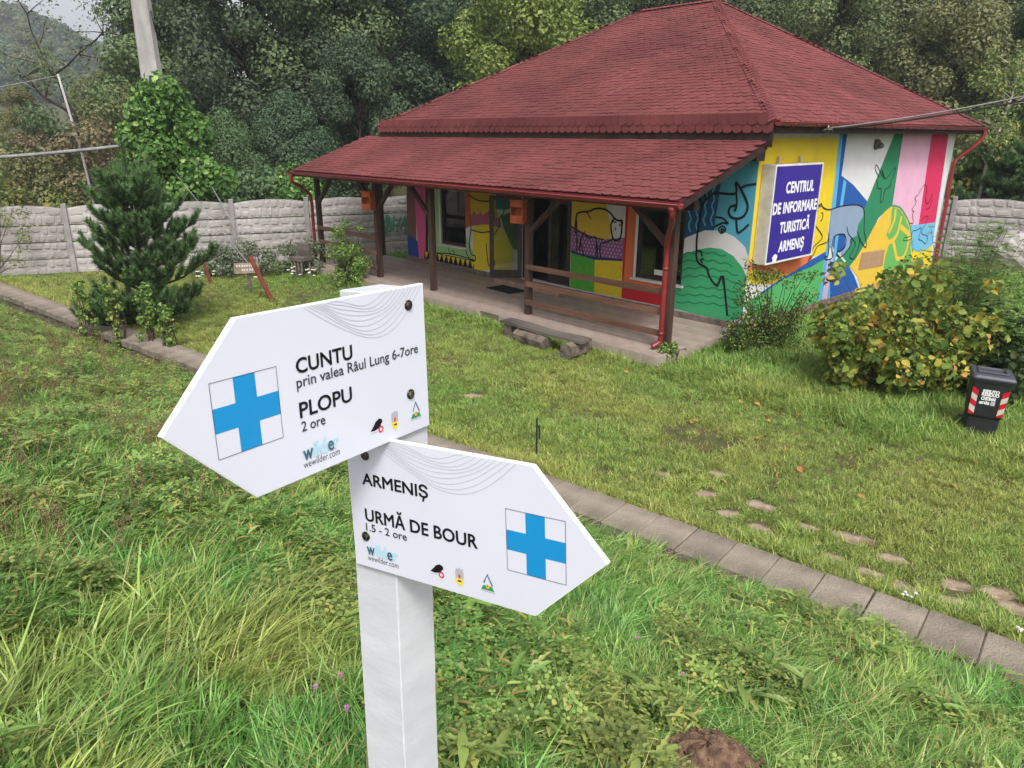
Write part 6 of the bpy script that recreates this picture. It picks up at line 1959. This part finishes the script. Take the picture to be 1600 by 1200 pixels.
def clover(n, seed, mat):
    g = np.random.default_rng(seed); V, F = [], []
    for i in range(n):
        c_ = g.normal(size=2) * .07; z = g.uniform(.04, .16); a0 = g.uniform(0, 6.28)
        for k in range(3):
            a = a0 + 2.094 * k; b = len(V); s = .017 * g.uniform(.8, 1.3)
            for da, rr_, dz in ((0, .05, 0), (-.7, .8, .15), (-.35, 1.5, .1), (.35, 1.5, .1), (.7, .8, .15)):
                V.append((c_[0] + s * rr_ * math.cos(a + da), c_[1] + s * rr_ * math.sin(a + da), z + s * dz))
            F.append((b, b + 1, b + 2, b + 3)); F.append((b, b + 3, b + 4, b + 4))
    F = np.array(F); 
    F3 = np.concatenate([F[0::2][:, [0, 1, 2]], F[0::2][:, [0, 2, 3]], F[1::2][:, [0, 1, 2]]])
    return np_mesh('leaves', np.array(V), F3, False, mat)
long_p = [blades(26, .14, .32, .0095, .06, .45, 1.25, 1.2, 1, M_gr1, 0.0, 5, .6), blades(24, .12, .28, .0105, .07, .4, 1.3, 1.0, 2, M_gr1, 0.0, 5, 1.2),
          blades(30, .10, .25, .0095, .06, .35, 1.2, 1.0, 3, M_gr1), blades(34, .07, .17, .0065, .09, .1, 1.1, 1.1, 4, M_gr1), blades(10, .14, .36, .0045, .1, .6, 1.35, .7, 5, M_straw),
          blades(20, .2, .42, .010, .05, .75, 1.3, .9, 6, M_gr1, 0.0, 6, .3)]
herb_p = [herb(10, .11, 6, M_herb), herb(8, .16, 7, M_herb, .45), clover(30, 8, M_herb)]
lawn_p = [blades(46, .03, .075, .0055, .075, .1, 1.0, 1.1, 11, M_gr2, None, 3), blades(46, .035, .09, .0055, .08, .1, .9, 1.0, 12, M_gr2, None, 3), blades(30, .06, .15, .005, .06, .05, .8, 1.2, 13, M_gr2, None, 4), blades(16, .04, .09, .004, .08, .2, 1.1, 1.0, 14, M_straw, None, 3)]
def seedhead(seed):
    g = np.random.default_rng(seed); mb = MB()
    for i in range(7):
        a, b = g.normal(size=2) * .07; z = g.uniform(.25, .45); q = (a + g.normal() * .06, b + g.normal() * .06, z)
        mb.tube([(a, b, 0), ((a + q[0]) / 2, (b + q[1]) / 2, z * .55), q], [.002, .0018, .0014], 4, cap=False)
        for k in range(7):
            c_ = np.array(q) + g.normal(size=3) * np.array([.014, .014, .03]); mb.tube([c_, c_ + np.array([0, 0, .012])], [.006, .003], 4)
    return mb.mesh('seed_heads', M_seed)
seed_p = [seedhead(1), seedhead(2)]

def visible(x, y, z, margin=1.2):
    c_, s_ = math.cos(R(19)), math.sin(R(19)); dz = z - CAM_Z
    d = y * c_ - dz * s_; v = y * s_ + dz * c_
    return (d > .3) & (np.abs(x / np.maximum(d, .01)) < 800 / 1137.9 * margin) & (np.abs(v / np.maximum(d, .01)) < 600 / 1137.9 * margin + .06)
HR = np.array([[math.cos(HOUSE_ROT), -math.sin(HOUSE_ROT)], [math.sin(HOUSE_ROT), math.cos(HOUSE_ROT)]])
def in_house(x, y, pad=0.0):
    q = np.stack([x - HOUSE_LOC[0], y - HOUSE_LOC[1]], -1) @ HR
    porch = (q[..., 0] > PF_L - pad) & (q[..., 0] < 0 + pad) & (q[..., 1] > PF_Y - pad) & (q[..., 1] < .1)
    body = (q[..., 0] > -L_ - pad) & (q[..., 0] < .06 + pad) & (q[..., 1] > -.05) & (q[..., 1] < D_ + .1)
    return porch | body
SX = np.array([s[0] for s in STONES]); SY = np.array([s[1] for s in STONES]); SR = np.array([s[2] for s in STONES])
def on_stone(x, y, f=.85):
    return (np.hypot(x[:, None] - SX, (y[:, None] - SY)) < SR * f).any(1)
g = np.random.default_rng(21)
def bank_pts(n, kmin=-1.0, keepfn=None):
    x = g.uniform(-16, 7, n); y = g.uniform(.3, 21, n)
    k = KX * x + KY * y
    z = height(x, y)
    ok = (k < K_OUT + .02) & visible(x, y, z)
    d = np.hypot(x, y)
    ok &= g.random(n) < np.clip(3.4 / d, .18, 1.0) ** 1.1
    ok &= (k < K_OUT - .14 - .10 * vnoise(x, y, .5, 30)) | (g.random(n) < .14)
    ok &= np.hypot(x + .2, y - 1.12) > .12
    ok &= (np.hypot(x - .9, (y - 2.62) * 1.2) > .27) & (np.hypot(x - .84, (y - 2.42) * 1.1) > .2)
    return x[ok], y[ok], z[ok]
x, y, z = bank_pts(230000)
m = g.random(len(x)) < .35 + .95 * vnoise(x, y, .33, 31); x, y, z = x[m], y[m], z[m]
n = len(x)
d = np.hypot(x, y)
flow = 0.5 + 3.4 * (vnoise(x, y, 1.3, 9) - .5) + 2.6 * (vnoise(x, y, .4, 10) - .5)
rot = np.stack([g.normal(0, .25, n), g.normal(.12, .25, n), flow + g.normal(0, .6, n) + 3.1 * (g.random(n) < .15)], 1)
left = sstep(-2, -7, x)
pick = g.choice(6, n, p=[.19, .20, .22, .15, .075, .165])
pick = np.where((g.random(n) < left * .75) & ((pick < 2) | (pick == 5)), 3, pick)
tint = np.clip((vnoise(x, y, .8, 5) * .6 + vnoise(x, y, .28, 7) * .5) * 1.7 - .62 + g.normal(0, .1, n), 0, 1) * (.48 + .48 * sstep(1.0, -2.5, x)) + .10 * left
scl = g.uniform(.6, 1.05, n) * (1 + .35 * (vnoise(x, y, 1.1, 6) - .5)) * (1 - .25 * left)
scatter('bank_grass', np.stack([x, y, z], 1), rot, scl, pick, tint, long_p, 'long laid-over grass covering the bank in the foreground', 'grass')
x, y, z = bank_pts(70000)
n = len(x); m = (vnoise(x, y, .8, 12) * .65 + vnoise(x, y, .25, 15) * .35 > .50 - .10 * sstep(-.8, -3.5, x)); x, y, z = x[m], y[m], z[m]; n = len(x)
rot = np.zeros((n, 3)); rot[:, 2] = g.uniform(0, 6.28, n); rot[:, :2] = g.normal(0, .2, (n, 2))
scatter('bank_herbs', np.stack([x, y, z + g.uniform(.0, .11, n)], 1), rot, g.uniform(.55, 1.1, n), g.choice(3, n, p=[.5, .2, .3]), np.clip(vnoise(x, y, .7, 13) - .2, 0, .8), herb_p, 'broad-leaved herbs and clover mixed into the bank grass', 'herbs')
x, y, z = bank_pts(9000)
m = (x < -2.2) & (np.hypot(x, y) > 4.2) & (vnoise(x, y, 1.0, 14) > .45); x, y, z = x[m], y[m], z[m]; n = len(x)
rot = np.zeros((n, 3)); rot[:, 2] = g.uniform(0, 6.28, n)
scatter('dry_seed_heads', np.stack([x, y, z], 1), rot, g.uniform(.5, 1.0, n), g.choice(2, n), np.zeros(n), seed_p, 'brown dry seed heads over the left of the bank', 'herbs')
# lawn
N0 = 260000
x = g.uniform(-17, 16, N0); y = g.uniform(4, 27, N0)
k = KX * x + KY * y; z = height(x, y)
fl_y = 19.75 + (x + 20) * .383
ok = (k > K_IN + .03) & visible(x, y, z, 1.15) & ~in_house(x, y, .04) & (y < fl_y - .08) & ((x < 9.5) | (y < 22))
ok &= g.random(N0) < np.clip(9.5 / np.hypot(x, y), .3, 1)
x, y, z, k = x[ok], y[ok], z[ok], k[ok]
ok = ~on_stone(x, y); x, y, z, k = x[ok], y[ok], z[ok], k[ok]
bare = vnoise(x, y, .55, 20) * .6 + vnoise(x, y, 1.7, 21) * .4
trail = np.exp(-((k - 9.3) / .8) ** 2) + np.exp(-((k - 7.2) / .5) ** 2) * .5
ok = g.random(len(x)) > np.clip((bare + .12 * trail - .66) * 5, 0, .85)
x, y, z, k, trail = x[ok], y[ok], z[ok], k[ok], trail[ok]
n = len(x)
edge = np.clip(1 - (k - K_IN) / .45, 0, 1)
tint = np.clip(.04 + .48 * (vnoise(x, y, 1.5, 22)) + .3 * trail + .35 * edge - .25 * sstep(11.5, 13, k) + g.normal(0, .1, n), 0, 1)
pick = g.choice(4, n, p=[.44, .36, .12, .08]); pick = np.where((edge > .3) & (g.random(n) < .55), 2, pick)
scl = g.uniform(.75, 1.25, n) * (1 + .5 * edge) * np.clip(.75 + .6 * (vnoise(x, y, .7, 23)), .7, 1.3)
hq = np.stack([x - HOUSE_LOC[0], y - HOUSE_LOC[1]], -1) @ HR
near = np.clip(1 - np.maximum(0, PF_Y - hq[:, 1]) / .5, 0, 1) * (hq[:, 1] > PF_Y - .6) * (hq[:, 0] > PF_L - .5)
tall = (near > .2) & (g.random(n) < .6)
pick = np.where(tall, 2, pick); scl = np.where(tall, scl * (1 + .8 * near), scl)
rot = np.stack([g.normal(0, .15, n), g.normal(0, .15, n), g.uniform(0, 6.28, n)], 1)
scatter('lawn', np.stack([x, y, z], 1), rot, scl, pick, tint, lawn_p, 'short patchy yellow-green lawn in the yard', 'grass')
print('grass counts', n)

# pink clover heads and dandelion clocks here and there on the bank
e = None
for i, (px, py) in enumerate(((-.78, 2.35), (-.62, 2.2), (-.5, 2.08), (-.72, 2.5), (.75, 3.6), (.95, 3.3), (-2.4, 4.6), (-3.1, 5.6), (1.35, 3.5))):
    c_ = empty('clover_bloom', (px, py, float(height(px, py)))); tag(c_, 'pink clover bloom in the bank grass', 'flower', 'clover blooms on the bank')
    mb = MB(); rr = random.Random(i); zt = .19
    for j in range(26):
        dv = Vector((rr.uniform(-1, 1), rr.uniform(-1, 1), rr.uniform(-.4, 1))).normalized()
        mb.tube([Vector((0, 0, zt)) + dv * .004, Vector((0, 0, zt)) + dv * .013], [.0028, .0012], 4)
    mb.build('flower_head', M_clov, c_); MB().tube([(0, 0, -.02), (0, 0, zt)], .0018, 5).build('stalk', M_herb, c_)

# molehill of crumbly soil at the lower edge
M_soil = pm('crumbly soil', lin((134, 108, 88)), lin((88, 66, 54)), scale=22, rough=1, bump=1, bscale=50)
mh = empty('molehill', (.9, 2.62, float(height(.9, 2.62)))); tag(mh, 'small heap of brown crumbly soil in the grass at lower edge', 'soil heap')
mb = MB(); rr = random.Random(3); V, F = [], []
nr, na = 7, 20
for i in range(nr + 1):
    for j in range(na):
        r = .21 * i / nr; a = 6.283 * j / na
        V.append((r * 1.25 * math.cos(a), r * math.sin(a), .15 * (1 - (i / nr) ** 2) + rr.uniform(-.016, .018) - (.02 if i == nr else 0)))
for i in range(nr):
    for j in range(na): F.append((i * na + j, (i + 1) * na + j, (i + 1) * na + (j + 1) % na, i * na + (j + 1) % na))
mb.add(V, F); mb.build('mound', M_soil, mh)
cl_ = MB()
for i in range(150):
    a, r = rr.uniform(0, 6.28), .26 * math.sqrt(rr.random()); s = rr.uniform(.004, .016)
    cl_.tube([(r * 1.2 * math.cos(a), r * math.sin(a), .15 * max(0, 1 - (r / .21) ** 2) - .004), (r * 1.2 * math.cos(a) + rr.uniform(-s, s), r * math.sin(a) + rr.uniform(-s, s), .15 * max(0, 1 - (r / .21) ** 2) + s)], [s, s * .5], 5)
tag(cl_.build('crumbs', M_soil, mh), kind='stuff')
# fallen leaves under the hazel and on the grass
M_fallen = pm('fallen leaves', lin((176, 130, 74)), lin((140, 92, 56)), scale=3, island=.3, rough=.8)
P = []
rr = random.Random(17)
g = np.random.default_rng(17)
x = np.concatenate([g.normal(6.0, .9, 260), g.uniform(2, 7, 90)]); y = np.concatenate([g.normal(10.55, .35, 260), g.uniform(7.5, 13, 90)])
N = np.stack([g.normal(0, .35, len(x)), g.normal(0, .35, len(x)), np.ones(len(x))], 1); N /= np.linalg.norm(N, axis=1, keepdims=True)
V, F = round_leaves(np.stack([x, y, height(x, y) + .05], 1), N, .06, g)
fo = link('fallen_leaves', np_mesh('fallen_leaves', V, F, False, M_fallen)); tag(fo, 'brown and yellow leaves fallen under the hazel and on the lawn', 'leaves', kind='stuff')
# ---------------------------------------------------------------- thin damp air over the whole valley
hm = bpy.data.materials.new('damp air'); hm.use_nodes = True
hn = hm.node_tree; hn.nodes.remove(hn.nodes['Principled BSDF'])
pv = hn.nodes.new('ShaderNodeVolumePrincipled')
pv.inputs['Color'].default_value = (.82, .88, 1.0, 1)
pv.inputs['Density'].default_value = 0.0008
pv.inputs['Anisotropy'].default_value = 0.2
hn.links.new(pv.outputs[0], hn.nodes['Material Output'].inputs['Volume'])
hz_ = MB().box(-950, 950, -60, 1100, -4, 115).build('haze', hm)
tag(hz_, 'thin pale haze hanging over the valley', 'haze', kind='stuff')
